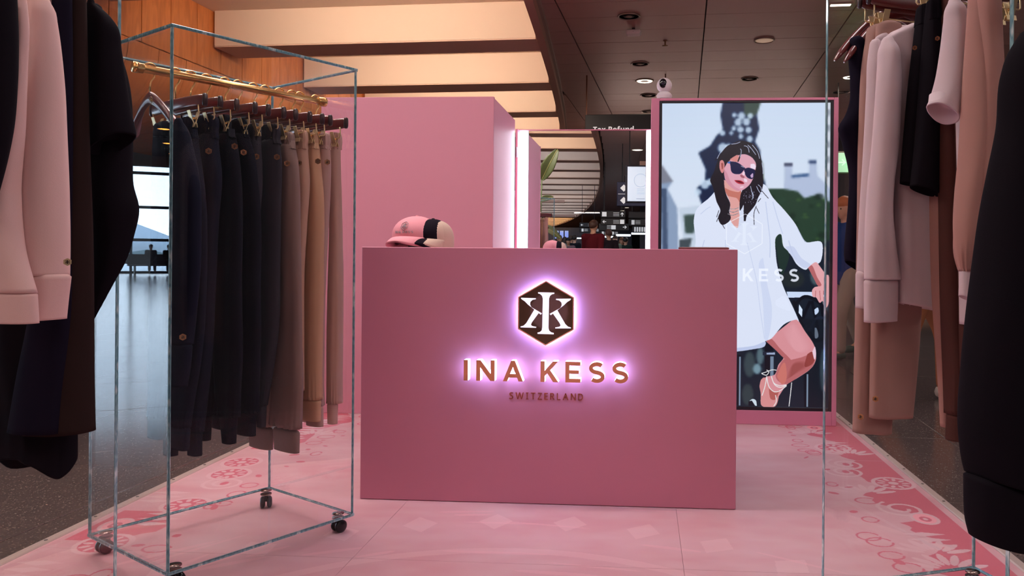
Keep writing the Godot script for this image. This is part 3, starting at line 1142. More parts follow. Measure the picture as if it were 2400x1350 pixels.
	for e in [[-2.6, 2.9, 1.3], [-1.2, 2.9, 1.0], [0.5, 2.2, 0.7], [-3.0, 4.75, 0.8], [-2.2, -0.6, 1.0], [1.4, -1.4, 1.1], [2.4, 3.4, 1.0], [4.6, 1.0, 1.0], [5.2, 7.0, 1.0], [2.6, 9.4, 0.8], [2.9, -2.2, 1.0], [2.0, -4.4, 0.8], [1.4, -9.0, 1.2], [4.0, -12.0, 1.4], [1.2, -16.0, 1.4], [4.0, -19.5, 1.4], [-1.4, -25.0, 1.4]]:
		var a: float = e[0] if e[1] > 6.0 else maxf(e[0], -3.2)
		var top := 3.2 if a > edge_curve(e[1]) + 0.7 or a < -6.0 else 3.1
		var q := part("unseen_flat_lamp", bx(Vector3(0, -0.01, 0), Vector3(1.24, 0.02, 0.34), 0.004), trim, ceil_node, Vector3(a, top, -e[1]))
		part("diffuser", bx(Vector3(0, -0.022, 0), Vector3(1.2, 0.008, 0.3), 0.002), panel, q)
		area("unseen_panel_light", bvec(a, top - 0.05, e[1]), Vector3.DOWN, Vector2(1.2, 0.3), c8(255, 245, 246), UNSEEN_PANEL_E * e[2])

const UNSEEN_PANEL_E := 2.25

# ================================================================ counter, cabinet, mirror, display
func on_plane(px: float, py: float, b: float) -> Vector3:   # where the sight line meets the plane b of the stand; result (a, h, b)
	var q := unroll(px, py)
	var X := q.x / F
	var fb := X * sin(THP) + cos(THP)
	var d := b / fb
	return Vector3(X * d * cos(THP) - d * sin(THP), EYE - q.y * d / F, b)

func pink_mat(called: String, c: Color, rough := 0.45) -> StandardMaterial3D:
	var m := mat(called, c, rough)
	m.metallic_specular = 0.4
	return m

const HALO_E := 34.0
func build_counter() -> void:
	var pink := pink_mat("counter_pink", c8(208, 132, 156))
	var A0 := -1.147
	var A1 := 0.372
	var B := 3.067
	var mid := (A0 + A1) / 2
	var w := A1 - A0
	var t := thing("counter", "pink sales counter with a glowing hexagonal emblem and metal lettering on its front", "counter", pvec(mid, 0, B), -THP)
	part("front_panel", bx(Vector3(0, 0.516, -0.014), Vector3(w, 1.028, 0.028), 0.002), pink, t)
	for s in [-1, 1]:
		part("side_panel", bx(Vector3(s * (w / 2 - 0.014), 0.511, -0.31), Vector3(0.028, 1.018, 0.56), 0.002), pink, t)
	part("worktop", bx(Vector3(0, 1.0095, -0.31), Vector3(w - 0.058, 0.025, 0.56), 0.002), pink, t)
	part("shelf", bx(Vector3(0, 0.5, -0.31), Vector3(w - 0.058, 0.02, 0.5), 0.002), pink, t)
	var copper := mat("copper_mirror", c8(250, 164, 122), 0.36, 0.25)
	var halo := glow("halo_white", c8(140, 178, 255), HALO_E)
	var acryl := glow("acrylic_white", c8(232, 228, 255), 1.0)
	# emblem
	var c := on_plane(1279.3, 734.3, B - 0.03)
	var R := 0.1285
	var st := flat()
	prism(st, hexagon(R), 0.022, 0.03)
	var plate := part("emblem_plate", st, mat("bronze_mirror", c8(156, 116, 96), 0.16, 0.85), t, Vector3(c.x - mid, c.y, 0))
	st = flat()
	prism(st, hexagon(R * 0.95), 0.006, 0.02)
	part("halo_lamp", st, halo, plate)
	st = flat()
	for i in 6:
		var p := hexagon(R * 0.985)
		var a := p[i]
		var b := p[(i + 1) % 6]
		box(st, Vector3((a.x + b.x) / 2, (a.y + b.y) / 2, 0.0305), Vector3((b - a).length() + 0.002, 0.004, 0.003), 0.0008, Basis(Vector3(0, 0, 1), (b - a).angle()))
	part("plate_rim", st, copper, plate)
	for p in monogram():
		st = flat()
		prism(st, moved(p, Vector2(0.262, 0.262), Vector2.ZERO), 0.0302, 0.0318)
		part("monogram_stroke", st, acryl, plate)
	# channel letters
	var o := on_plane(1086.5, 891.8, B - 0.055)
	var H := 0.0815
	for e in WORD:
		var face := flat()
		var body := flat()
		for poly in letter(e[0]):
			var q := moved(poly, Vector2(H, H), Vector2.ZERO)
			prism(face, q, 0.05, 0.055)
			prism(body, q, 0.012, 0.0498)
		var f := part("letter", face, copper, t, Vector3(o.x - mid + e[1] * H, o.y - 0.0, 0))
		part("letter_body", body, glow("letter_white", c8(168, 196, 255), HALO_E * 0.2), f)
	# small light lettering
	var font := SystemFont.new()
	font.font_names = PackedStringArray(["Droid Sans"])
	var word := "SWITZERLAND"
	var tms := []
	var total := 0.0
	for ch in word:
		var tm := TextMesh.new()
		tm.text = ch
		tm.font = font
		tm.font_size = 64
		tm.pixel_size = 0.0375 / 64
		tm.depth = 0.004
		tms.append(tm)
		total += tm.get_aabb().size.x
	var s0 := on_plane(1193.5, 935.0, B - 0.004)
	var s1 := on_plane(1366.0, 938.5, B - 0.004)
	var gap := (s1.x - s0.x - total) / (word.length() - 1)
	var pen := s0.x - mid
	for tm in tms:
		var bb: AABB = tm.get_aabb()
		part("small_letter", tm, mat("copper_dark", c8(196, 112, 84), 0.25, 0.9), t, Vector3(pen - bb.position.x, (s0.y + s1.y) / 2 - bb.position.y, 0.0022))
		pen += bb.size.x + gap
	omni("emblem_light", pvec(c.x, c.y, B - 0.12), c8(206, 190, 255), 0.003, 0.1)
	omni("lettering_light", pvec(mid, o.y + 0.04, B - 0.12), c8(206, 190, 255), 0.003, 0.15)

func build_cabinet() -> void:
	var pink := pink_mat("cabinet_pink", c8(218, 146, 166))
	var A0 := -2.03
	var A1 := -0.932
	var B := 4.71
	var mid := (A0 + A1) / 2
	var w := A1 - A0
	var t := thing("cabinet", "tall plain pink cabinet behind the counter, left of the mirror", "cabinet", pvec(mid, 0, B), -THP)
	part("door", bx(Vector3(0, 0.992, -0.014), Vector3(w, 1.984, 0.028), 0.002), pink, t)
	part("body", bx(Vector3(0, 0.99, -0.415), Vector3(w - 0.004, 1.98, 0.77), 0.002), pink, t)
const TUBE_E := 8.0
func build_mirror() -> void:
	var pink := pink_mat("cabinet_pink", Color.WHITE)
	var A0 := -0.972
	var A1 := 0.108
	var B := 5.8
	var H := 1.957
	var mid := (A0 + A1) / 2
	var w := A1 - A0
	var t := thing("mirror", "tall mirror on a pink panel with a white light tube down each side", "mirror", pvec(mid, 0, B), -THP)
	part("back_panel", bx(Vector3(0, H / 2, -0.045), Vector3(w + 0.004, H, 0.05), 0.003), pink, t)
	var silver := mat("mirror_silver", c8(236, 238, 240), 0.0, 1.0)
	part("mirror_glass", bx(Vector3(0, H / 2 + 0.002, -0.008), Vector3(w - 0.19, H - 0.02, 0.016), 0.001), silver, t)
	part("top_rail", bx(Vector3(0, H - 0.003, -0.005), Vector3(w, 0.007, 0.03), 0.001), pink, t)
	var tube_m := glow("tube_white", c8(236, 240, 255), TUBE_E)
	for s in [-1, 1]:
		part("side_rail", bx(Vector3(s * (w / 2 - 0.009), H / 2, 0.012), Vector3(0.018, H, 0.062), 0.002), pink, t)
		var x: float = s * (w / 2 - 0.057)
		var lamp := part("light_channel", bx(Vector3(x, H / 2, -0.006), Vector3(0.074, H - 0.012, 0.02), 0.001), mat("channel_white", c8(225, 222, 226), 0.5), t)
		part("light_tube", bx(Vector3(x, H / 2, 0.016), Vector3(0.066, H - 0.03, 0.026), 0.011), tube_m, lamp)
		area("mirror_tube_light", pvec(mid + x, H / 2, B - 0.04), pvec(0, 0, -1), Vector2(0.066, H - 0.03), c8(232, 238, 255), TUBE_L)
	var hinge := part("hinge", bx(Vector3(-w / 2 + 0.009, 1.78, 0.046), Vector3(0.012, 0.07, 0.006), 0.002), mat("hinge_steel", c8(140, 96, 110), 0.35, 0.8), t)
	part("hinge_pin", lathe(smooth(), [[0.004, -0.04], [0.005, 0.0], [0.004, 0.04]], 12, Vector3(-w / 2 + 0.009, 1.78, 0.05)), mat("hinge_steel", Color.WHITE), hinge)
const TUBE_L := 1.3

func build_display() -> void:
	var pink := pink_mat("display_pink", c8(214, 134, 164))
	var A0 := 0.0415
	var A1 := 1.1516
	var B := 4.648
	var H := 1.955
	var mid := (A0 + A1) / 2
	var w := A1 - A0
	var t := thing("display_kiosk", "pink upright display stand with a large portrait screen showing a woman in sunglasses", "display", pvec(mid, 0, B), -THP)
	var o0 := on_plane(1540, 957, B)
	var o1 := on_plane(1955, 234, B)
	var l := o0.x - mid
	var r := o1.x - mid
	var b := o0.y
	var u := o1.y
	part("side_panel", bx(Vector3((-w / 2 + l) / 2, H / 2, -0.15), Vector3(l + w / 2, H, 0.3), 0.003), pink, t)
	part("side_panel", bx(Vector3((w / 2 + r) / 2, H / 2, -0.15), Vector3(w / 2 - r, H, 0.3), 0.003), pink, t)
	part("base_panel", bx(Vector3((l + r) / 2, b / 2, -0.15), Vector3(r - l, b, 0.299), 0.002), pink, t)
	part("top_panel", bx(Vector3((l + r) / 2, (u + H) / 2, -0.15), Vector3(r - l, H - u, 0.299), 0.002), pink, t)
	part("back_panel", bx(Vector3((l + r) / 2, (u + b) / 2, -0.28), Vector3(r - l, u - b, 0.03), 0.002), pink, t)
	# bezel: four bars
	var dark := mat("bezel_black", c8(26, 22, 34), 0.35)
	var s0 := on_plane(1546.5, 948.5, B + 0.012)
	var s1 := on_plane(1946.5, 240.5, B + 0.012)
	var L := s0.x - mid
	var R := s1.x - mid
	for e in [[l, L, b, u], [R, r, b, u], [L, R, b, s0.y], [L, R, s1.y, u]]:
		part("bezel", bx(Vector3((e[0] + e[1]) / 2, (e[2] + e[3]) / 2, -0.02), Vector3(e[1] - e[0], e[3] - e[2], 0.03), 0.002), dark, t)
	var pic := ImageTexture.create_from_image(screen_picture())
	var m := mat("screen_picture", Color.BLACK, 0.25)
	m.emission_enabled = true
	m.emission = Color.WHITE
	m.emission_operator = BaseMaterial3D.EMISSION_OP_MULTIPLY
	m.emission_texture = pic
	m.emission_energy_multiplier = SCREEN_E
	var st := flat()
	var P := [Vector3(L, s0.y, -0.012), Vector3(L, s1.y, -0.012), Vector3(R, s1.y, -0.012), Vector3(R, s0.y, -0.012)]
	var U := [Vector2(0, 1), Vector2(0, 0), Vector2(1, 0), Vector2(1, 1)]
	for q in [0, 1, 2, 0, 2, 3]:
		st.set_uv(U[q]); st.add_vertex(P[q])
	part("screen", st, m, t)
	part("screen_back", bx(Vector3((L + R) / 2, (s0.y + s1.y) / 2, -0.024), Vector3(R - L, s1.y - s0.y, 0.02), 0.001), dark, t)
	area("screen_light", pvec(mid + (L + R) / 2, (s0.y + s1.y) / 2, B - 0.01), pvec(0, 0, -1), Vector2(R - L, s1.y - s0.y), c8(190, 206, 240), 0.25)

const SCREEN_E := 1.04

func screen_picture() -> Image:
	# soft background painted small, then enlarged: bright sky, tree with light spots, roofs, bushes, railing
	var bw := 400
	var bh := 708
	var bg := Image.create(bw, bh, false, Image.FORMAT_RGB8)
	var K := func(a: Array) -> PackedVector2Array:   # photograph pixels to the small canvas
		return moved(pv(a), Vector2.ONE, Vector2(-1546, -240))
	for y in bh:
		bg.fill_rect(Rect2i(0, y, bw, 1), c8(196, 212, 234).lerp(c8(214, 224, 240), clampf(y / 300.0, 0, 1)))
	var tree := c8(10, 28, 62)
	fill_poly(bg, K.call([1692, 236, 1782, 236, 1772, 268, 1778, 300, 1768, 330, 1780, 350, 1786, 400, 1796, 440, 1810, 480, 1700, 520, 1640, 520, 1648, 492, 1640, 468, 1630, 440, 1650, 422, 1652, 395, 1634, 356, 1662, 340, 1676, 318, 1692, 300, 1686, 268]), tree)
	fill_poly(bg, K.call([1740, 236, 1782, 236, 1774, 262, 1756, 280, 1742, 262]), c8(46, 66, 60))
	fill_poly(bg, K.call([1766, 378, 1786, 376, 1790, 420, 1772, 420]), c8(50, 66, 48))
	for e in [[1736, 270, 9], [1748, 284, 9], [1728, 285, 9], [1757, 270, 7], [1719, 268, 6], [1691, 310, 7], [1734, 302, 8], [1753, 303, 8], [1718, 299, 6], [1735, 318, 6], [1756, 324, 8], [1692, 345, 12], [1706, 342, 8], [1650, 430, 11], [1662, 424, 8], [1634, 448, 8], [1712, 310, 5]]:
		fill_poly(bg, moved(blob(e[0], e[1], e[2], e[2], 14), Vector2.ONE, Vector2(-1546, -240)), Color(0.78, 0.86, 0.94, 0.85))
	# house left
	fill_poly(bg, K.call([1546, 384, 1574, 424, 1546, 430]), c8(120, 124, 140))
	fill_poly(bg, K.call([1546, 428, 1572, 424, 1560, 440, 1584, 486, 1588, 590, 1546, 590]), c8(132, 152, 182))
	fill_poly(bg, K.call([1546, 440, 1558, 440, 1562, 590, 1550, 590]), c8(60, 78, 108))
	fill_poly(bg, K.call([1588, 486, 1640, 480, 1640, 520, 1626, 580, 1604, 585]), c8(190, 204, 222))
	fill_poly(bg, K.call([1600, 502, 1632, 500, 1624, 545, 1604, 545]), c8(54, 74, 72))
	fill_poly(bg, K.call([1590, 560, 1620, 556, 1612, 590, 1590, 590]), c8(60, 72, 80))
	# house right with chimneys
	fill_poly(bg, K.call([1839, 384, 1856, 384, 1858, 412, 1896, 408, 1898, 378, 1914, 378, 1916, 410, 1932, 424, 1946, 440, 1946, 470, 1838, 470]), c8(172, 186, 214))
	fill_poly(bg, K.call([1838, 380, 1858, 380, 1858, 387, 1838, 387]), c8(60, 66, 92))
	fill_poly(bg, K.call([1896, 374, 1914, 374, 1914, 381, 1896, 381]), c8(40, 60, 100))
	fill_poly(bg, K.call([1856, 408, 1896, 404, 1896, 411, 1856, 414]), c8(52, 84, 130))
	fill_poly(bg, K.call([1934, 240, 1946, 240, 1946, 440, 1938, 430]), c8(206, 214, 226))
	for y in [256, 292, 330, 365, 398]:
		fill_poly(bg, K.call([1938, y, 1944, y, 1944, y + 14, 1938, y + 14]), c8(130, 140, 156))
	# bushes
	fill_poly(bg, K.call([1786, 448, 1804, 440, 1836, 440, 1870, 446, 1886, 462, 1910, 455, 1946, 470, 1946, 600, 1780, 600]), c8(34, 58, 44))
	for i in 60:
		var x := rng.randf_range(1800, 1946)
		var y := rng.randf_range(450, 590)
		fill_poly(bg, moved(blob(x, y, rng.randf_range(4, 12), rng.randf_range(3, 7), 10), Vector2.ONE, Vector2(-1546, -240)), [Color(0.08, 0.14, 0.12, 0.7), Color(0.24, 0.36, 0.2, 0.6), Color(0.15, 0.25, 0.2, 0.7)][i % 3])
	# dark lower right with pale blurs
	fill_poly(bg, K.call([1720, 590, 1946, 560, 1946, 950, 1546, 950, 1546, 590]), c8(18, 28, 42))
	for e in [[1760, 850, 14, 30, 70], [1785, 830, 9, 20, 110], [1756, 920, 14, 26, 60], [1936, 690, 8, 60, 90], [1934, 860, 8, 50, 120], [1860, 650, 30, 22, 40], [1915, 640, 14, 24, 90], [1778, 860, 10, 12, 150]]:
		fill_poly(bg, moved(blob(e[0], e[1], e[2], e[3], 14), Vector2.ONE, Vector2(-1546, -240)), c8(e[4] * 0.75, e[4] * 0.95, e[4] * 1.05))
	bg.resize(200, 354, Image.INTERPOLATE_BILINEAR)
	bg.resize(100, 177, Image.INTERPOLATE_BILINEAR)
	for k in [[200, 354], [400, 708], [800, 1416]]:
		bg.resize(k[0], k[1], Image.INTERPOLATE_BILINEAR)
	var im := bg
	var S := func(a: Array) -> PackedVector2Array:
		return moved(pv(a), Vector2(2, 2), Vector2(-3092, -480))
	var C := func(a: Array) -> PackedVector2Array:   # smooth closed outline
		return moved(curve(a, 6), Vector2(2, 2), Vector2(-3092, -480))
	var Q := func(a: Array) -> Array:   # close-up of head and shoulders: crop pixels to photograph pixels
		var out := []
		for i in range(0, a.size(), 2):
			out.append(a[i] / 5.625 + 1620.0)
			out.append(a[i + 1] / 5.625 + 320.0)
		return out
	# iron railing
	var iron := c8(10, 14, 26)
	var pale := c8(150, 166, 196)
	fill_poly(im, S.call([1846, 684, 1946, 676, 1946, 690, 1850, 696]), c8(20, 26, 44))
	fill_poly(im, S.call([1846, 679, 1910, 679, 1946, 674, 1946, 680, 1910, 692, 1850, 693]), c8(196, 212, 240))
	for e in [[1862, 700, 1886, 760], [1884, 742, 1902, 700], [1906, 700, 1922, 770], [1926, 700, 1940, 780]]:
		fill_poly(im, stroke(S.call(e), 14.0), iron)
	fill_poly(im, stroke(C.call([1866, 710, 1890, 690, 1925, 705, 1944, 740, 1940, 780, 1915, 792, 1900, 770]), 15.0), iron)
	fill_poly(im, stroke(C.call([1900, 770, 1918, 740, 1940, 745, 1946, 780]), 12.0), c8(24, 32, 50))
	fill_poly(im, S.call([1876, 708, 1884, 720, 1883, 738, 1875, 728]), c8(206, 222, 244))
	fill_poly(im, C.call([1912, 720, 1920, 715, 1922, 725, 1914, 732, 1912, 720]), c8(190, 208, 236))
	fill_poly(im, C.call([1913, 762, 1918, 764, 1922, 782, 1914, 786, 1913, 762]), c8(196, 212, 236))
	fill_poly(im, S.call([1880, 740, 1946, 745, 1946, 950, 1890, 950]), Color(0.05, 0.08, 0.12, 0.55))
	for x in [1733, 1893]:
		fill_poly(im, S.call([x - 3, 828 if x < 1800 else 870, x + 6, 828 if x < 1800 else 870, x + 7, 946, x - 3, 946]), iron)
		fill_poly(im, S.call([x + 2, 832 if x < 1800 else 870, x + 6, 832 if x < 1800 else 870, x + 6, 946, x + 2, 946]), c8(120, 138, 160))
	fill_poly(im, S.call([1796, 800, 1816, 800, 1818, 946, 1796, 946]), iron)
	fill_poly(im, S.call([1791, 820, 1821, 818, 1821, 828, 1791, 828]), c8(30, 36, 54))
	fill_poly(im, S.call([1800, 822, 1820, 821, 1820, 826, 1800, 826]), pale)
	fill_poly(im, S.call([1809, 830, 1817, 830, 1817, 890, 1809, 890]), c8(110, 128, 150))
	fill_poly(im, C.call([1759, 946, 1760, 936, 1768, 930, 1776, 934, 1778, 946]), c8(200, 214, 226))
	fill_poly(im, S.call([1758, 936, 1766, 934, 1774, 946, 1758, 946]), iron)
	# legs
	var skin_l := c8(208, 140, 148)
	var skin_m := c8(176, 98, 102)
	var skin_d := c8(140, 62, 60)
	fill_poly(im, C.call([1798, 795, 1835, 765, 1866, 742, 1876, 748, 1890, 770, 1908, 795, 1916, 815, 1916, 838, 1904, 858, 1876, 878, 1850, 894, 1838, 910, 1826, 930, 1820, 946, 1790, 946, 1787, 920, 1786, 890, 1800, 878, 1820, 872, 1828, 850, 1840, 832, 1826, 818, 1798, 795]), skin_l)
	fill_poly(im, C.call([1856, 838, 1880, 832, 1900, 826, 1914, 836, 1904, 857, 1876, 877, 1850, 893, 1832, 890, 1822, 876, 1830, 852, 1842, 836, 1856, 838]), skin_m)
	fill_poly(im, C.call([1896, 824, 1908, 818, 1914, 834, 1906, 848, 1890, 852, 1896, 824]), skin_d)
	fill_poly(im, C.call([1825, 876, 1836, 850, 1844, 845, 1848, 868, 1846, 888, 1836, 894, 1825, 876]), c8(196, 112, 104))
	fill_poly(im, C.call([1798, 795, 1812, 790, 1832, 812, 1858, 838, 1846, 838, 1822, 816, 1798, 795]), skin_m)
	fill_poly(im, C.call([1908, 818, 1914, 806, 1917, 824, 1913, 836, 1908, 818]), c8(226, 196, 214))
	fill_poly(im, C.call([1787, 885, 1796, 880, 1806, 900, 1816, 912, 1830, 912, 1822, 946, 1790, 946, 1787, 918, 1784, 900, 1787, 885]), c8(206, 136, 138))
	fill_poly(im, C.call([1806, 905, 1820, 914, 1830, 910, 1822, 930, 1810, 928, 1806, 905]), c8(170, 88, 84))
	for i in 7:
		fill_poly(im, C.call([1836 + i * 4, 770 + i * 3, 1862, 750 + i * 2, 1884 - i, 772 + i * 3, 1904 - i * 3, 806 + i, 1884 - i * 3, 822 - i, 1856, 806 - i * 2, 1836 + i * 4, 770 + i * 3]), Color(0.88, 0.64, 0.68, 0.12))
		fill_poly(im, C.call([1846 + i * 2, 884 - i, 1874, 868 - i, 1898 - i * 2, 852, 1890 - i * 2, 840 + i, 1862, 846 + i, 1846 + i * 2, 884 - i]), Color(0.5, 0.22, 0.2, 0.09))
	var strap := c8(224, 222, 224)
	for e in [[1788, 870, 1796, 868, 1812, 862, 1824, 862], [1789, 871, 1800, 874, 1806, 866, 1800, 862], [1801, 876, 1797, 900, 1790, 922], [1801, 878, 1806, 900, 1818, 912, 1832, 910, 1848, 898], [1812, 878, 1820, 896, 1834, 902, 1848, 896], [1812, 876, 1818, 892, 1832, 898, 1846, 896], [1860, 890, 1857, 920, 1854, 946], [1822, 920, 1824, 935, 1818, 946]]:
		fill_poly(im, stroke(C.call(e), 4.0), strap)
	# dress
	var white := c8(214, 222, 242)
	var shade := c8(184, 196, 228)
	fill_poly(im, C.call([1674, 446, 1660, 462, 1640, 478, 1628, 494, 1624, 520, 1629, 560, 1626, 600, 1622, 700, 1640, 815, 1700, 824, 1728, 820, 1770, 814, 1794, 808, 1797, 795, 1812, 788, 1840, 756, 1868, 744, 1876, 748, 1862, 716, 1844, 680, 1834, 655, 1824, 620, 1820, 590, 1819, 556, 1832, 546, 1838, 574, 1856, 594, 1870, 616, 1890, 628, 1902, 618, 1926, 608, 1928, 564, 1894, 564, 1884, 556, 1866, 522, 1840, 490, 1812, 460, 1792, 430, 1760, 430, 1720, 450, 1674, 446]), white)
	for e in [[1752, 566, 1764, 610, 1776, 660, 1784, 720, 1795, 790, 1.5], [1795, 470, 1800, 510, 1806, 560, 1806, 600, 2.5], [1812, 470, 1824, 510, 1836, 545, 2.2], [1640, 500, 1654, 488, 1664, 482, 2.0], [1850, 560, 1860, 590, 1870, 604, 3.0], [1650, 560, 1640, 600, 1636, 640, 2.5], [1700, 560, 1702, 620, 2.0], [1870, 530, 1884, 556, 1892, 564, 2.0]]:
		fill_poly(im, stroke(C.call(e.slice(0, -1)), e[-1] * 1.6), Color(shade.r, shade.g, shade.b, 0.8))
	fill_poly(im, C.call([1790, 600, 1800, 660, 1812, 720, 1806, 780, 1796, 790, 1790, 700, 1780, 620, 1790, 600]), Color(0.76, 0.8, 0.92, 0.6))
	fill_poly(im, C.call([1728, 812, 1770, 806, 1796, 796, 1794, 808, 1770, 814, 1728, 820, 1728, 812]), shade)
	fill_poly(im, C.call([1820, 700, 1842, 690, 1856, 722, 1840, 720, 1822, 712, 1820, 700]), Color(0.86, 0.89, 0.97, 0.9))
	fill_poly(im, C.call([1842, 575, 1860, 600, 1875, 616, 1890, 624, 1902, 616, 1880, 600, 1862, 575, 1842, 575]), Color(0.74, 0.78, 0.9, 0.7))
	# gap under the arm
	fill_poly(im, C.call([1819, 560, 1830, 546, 1836, 572, 1852, 594, 1836, 640, 1826, 610, 1819, 560]), c8(26, 46, 42))
	# forearm and hand
	fill_poly(im, C.call([1896, 623, 1914, 610, 1926, 622, 1938, 638, 1946, 645, 1946, 700, 1940, 715, 1934, 712, 1932, 700, 1924, 704, 1916, 692, 1908, 690, 1906, 676, 1912, 668, 1922, 664, 1912, 648, 1896, 623]), c8(220, 160, 166))
	fill_poly(im, C.call([1897, 624, 1906, 618, 1918, 645, 1928, 662, 1920, 665, 1910, 648, 1897, 624]), skin_m)
	for e in [[1915, 676, 1914, 690], [1924, 676, 1926, 698], [1933, 676, 1935, 706]]:
		fill_poly(im, stroke(S.call(e), 3.0), skin_m)
	fill_poly(im, S.call([1933, 686, 1939, 685, 1939, 689, 1933, 690]), c8(230, 232, 240))
	# neck and chest
	fill_poly(im, C.call(Q.call([425, 560, 440, 700, 510, 860, 505, 1000, 520, 1100, 610, 1190, 640, 1060, 630, 960, 640, 840, 655, 700, 560, 600, 425, 560])), c8(216, 156, 152))
	fill_poly(im, C.call(Q.call([430, 660, 520, 700, 620, 720, 655, 700, 640, 850, 600, 800, 520, 780, 470, 760, 430, 660])), c8(190, 112, 100))
	# hair behind
	var hair := c8(22, 16, 28)
	fill_poly(im, C.call(Q.call([470, 110, 560, 70, 640, 45, 740, 60, 830, 100, 890, 190, 920, 280, 940, 400, 945, 520, 950, 600, 930, 700, 880, 800, 850, 880, 790, 960, 740, 1020, 700, 1100, 690, 1010, 680, 920, 640, 960, 640, 820, 670, 700, 760, 600, 800, 500, 830, 420, 850, 330, 780, 250, 700, 220, 620, 240, 540, 270, 480, 320, 440, 380, 425, 470, 430, 640, 460, 760, 510, 870, 500, 980, 520, 1060, 480, 1120, 400, 1150, 350, 1060, 380, 960, 330, 850, 300, 740, 270, 640, 240, 560, 290, 450, 330, 330, 370, 230, 420, 160, 470, 110])), hair)
	fill_poly(im, C.call(Q.call([370, 200, 300, 300, 340, 290, 380, 250, 370, 200])), Color(hair.r, hair.g, hair.b, 0.7))
	# face
	fill_poly(im, C.call(Q.call([430, 400, 470, 330, 520, 290, 600, 240, 700, 222, 790, 260, 845, 330, 850, 400, 830, 500, 790, 590, 740, 650, 670, 695, 600, 700, 520, 650, 450, 570, 425, 480, 430, 400])), c8(214, 158, 176))
	fill_poly(im, C.call(Q.call([430, 420, 470, 480, 500, 560, 560, 640, 640, 690, 600, 700, 520, 655, 450, 575, 426, 490, 430, 420])), c8(204, 140, 158))
	fill_poly(im, C.call(Q.call([500, 290, 560, 250, 610, 235, 615, 320, 540, 310, 500, 290])), c8(206, 132, 128))
	fill_poly(im, C.call(Q.call([780, 350, 830, 350, 850, 390, 830, 420, 780, 400, 780, 350])), c8(232, 214, 232))
	# ear
	fill_poly(im, C.call(Q.call([370, 310, 400, 298, 425, 330, 430, 400, 415, 460, 390, 465, 365, 410, 362, 350, 370, 310])), c8(206, 130, 132))
	fill_poly(im, C.call(Q.call([385, 340, 410, 340, 412, 400, 395, 420, 385, 340])), c8(150, 74, 72))
	# hair strands over the forehead, shine
	fill_poly(im, stroke(C.call(Q.call([700, 130, 660, 180, 640, 240, 610, 320])), 6.0), hair)
	for e in [[690, 110, 740, 130, 760, 200], [740, 100, 790, 150, 850, 230], [800, 100, 870, 190, 900, 280], [640, 150, 655, 180, 640, 260], [440, 130, 380, 190, 330, 280], [520, 90, 590, 80, 640, 60], [780, 640, 800, 720, 820, 800], [860, 640, 890, 700, 930, 750], [790, 700, 820, 760, 800, 820], [880, 620, 920, 660, 930, 720], [930, 330, 944, 420, 946, 480]]:
		fill_poly(im, stroke(C.call(Q.call(e)), [1.0, 3.0, 3.6, 4.0, 3.6, 3.0, 2.4, 2.0, 1.6, 1.4, 1.2, 1.0, 1.0][0] + 2.0), c8(176, 186, 214))
	for i in 26:
		var y := rng.randf_range(700, 880)
		var x := rng.randf_range(690, 860)
		fill_poly(im, moved(blob(x / 5.625 + 1620.0, y / 5.625 + 320.0, rng.randf_range(0.5, 1.4), rng.randf_range(0.5, 1.2), 6), Vector2(2, 2), Vector2(-3092, -480)), c8(150, 150, 176))
	# sunglasses
	var lens := c8(16, 20, 62)
	fill_poly(im, C.call(Q.call([468, 330, 500, 316, 600, 330, 690, 390, 705, 410, 690, 430, 640, 480, 560, 478, 520, 440, 505, 350, 468, 330])), lens)
	fill_poly(im, C.call(Q.call([705, 410, 760, 400, 840, 430, 836, 480, 805, 545, 740, 530, 705, 480, 695, 430, 705, 410])), lens)
	fill_poly(im, stroke(C.call(Q.call([830, 435, 910, 456])), 5.0), c8(14, 12, 24))
	fill_poly(im, S.call(Q.call([470, 325, 505, 318, 508, 340, 476, 344])), c8(60, 110, 190))
	fill_poly(im, C.call(Q.call([775, 500, 810, 470, 815, 520, 790, 530, 775, 500])), c8(190, 160, 196))
	fill_poly(im, stroke(S.call(Q.call([650, 375, 690, 395])), 2.0), c8(200, 206, 230))
	# nose, mouth, chin light
	fill_poly(im, C.call(Q.call([640, 500, 660, 490, 700, 520, 690, 535, 655, 525, 640, 500])), c8(160, 88, 104))
	fill_poly(im, C.call(Q.call([690, 440, 705, 470, 690, 500, 670, 480, 690, 440])), c8(234, 206, 222))
	fill_poly(im, C.call(Q.call([560, 562, 620, 562, 660, 572, 692, 595, 692, 612, 650, 614, 600, 600, 560, 562])), c8(176, 40, 58))
	fill_poly(im, C.call(Q.call([575, 568, 630, 574, 690, 602, 640, 596, 575, 568])), c8(84, 14, 30))
	fill_poly(im, C.call(Q.call([690, 540, 730, 550, 735, 585, 700, 580, 690, 540])), c8(232, 206, 222))
	fill_poly(im, C.call(Q.call([640, 650, 680, 640, 690, 655, 650, 668, 640, 650])), c8(230, 196, 210))
	# necklaces
	for e in [[500, 938, 560, 944, 620, 925], [490, 960, 550, 985, 625, 960], [480, 1005, 540, 1025, 620, 1000]]:
		fill_poly(im, stroke(C.call(Q.call(e)), 3.4), c8(206, 206, 214))
		fill_poly(im, stroke(C.call(Q.call(e)), 1.4), c8(40, 30, 40))
	# collar
	fill_poly(im, S.call(Q.call([640, 1000, 690, 880, 700, 1110, 620, 1190])), c8(206, 214, 236))
	fill_poly(im, S.call(Q.call([690, 960, 735, 1000, 720, 1100, 695, 1100])), hair)
	for e in [[350, 1060, 330, 1110], [380, 1080, 410, 1150, 440, 1200], [860, 900, 830, 1000, 835, 1150], [880, 850, 920, 800], [860, 920, 900, 1000], [930, 700, 1020, 800], [360, 960, 330, 1050]]:
		fill_poly(im, stroke(C.call(Q.call(e)), 2.6), hair)
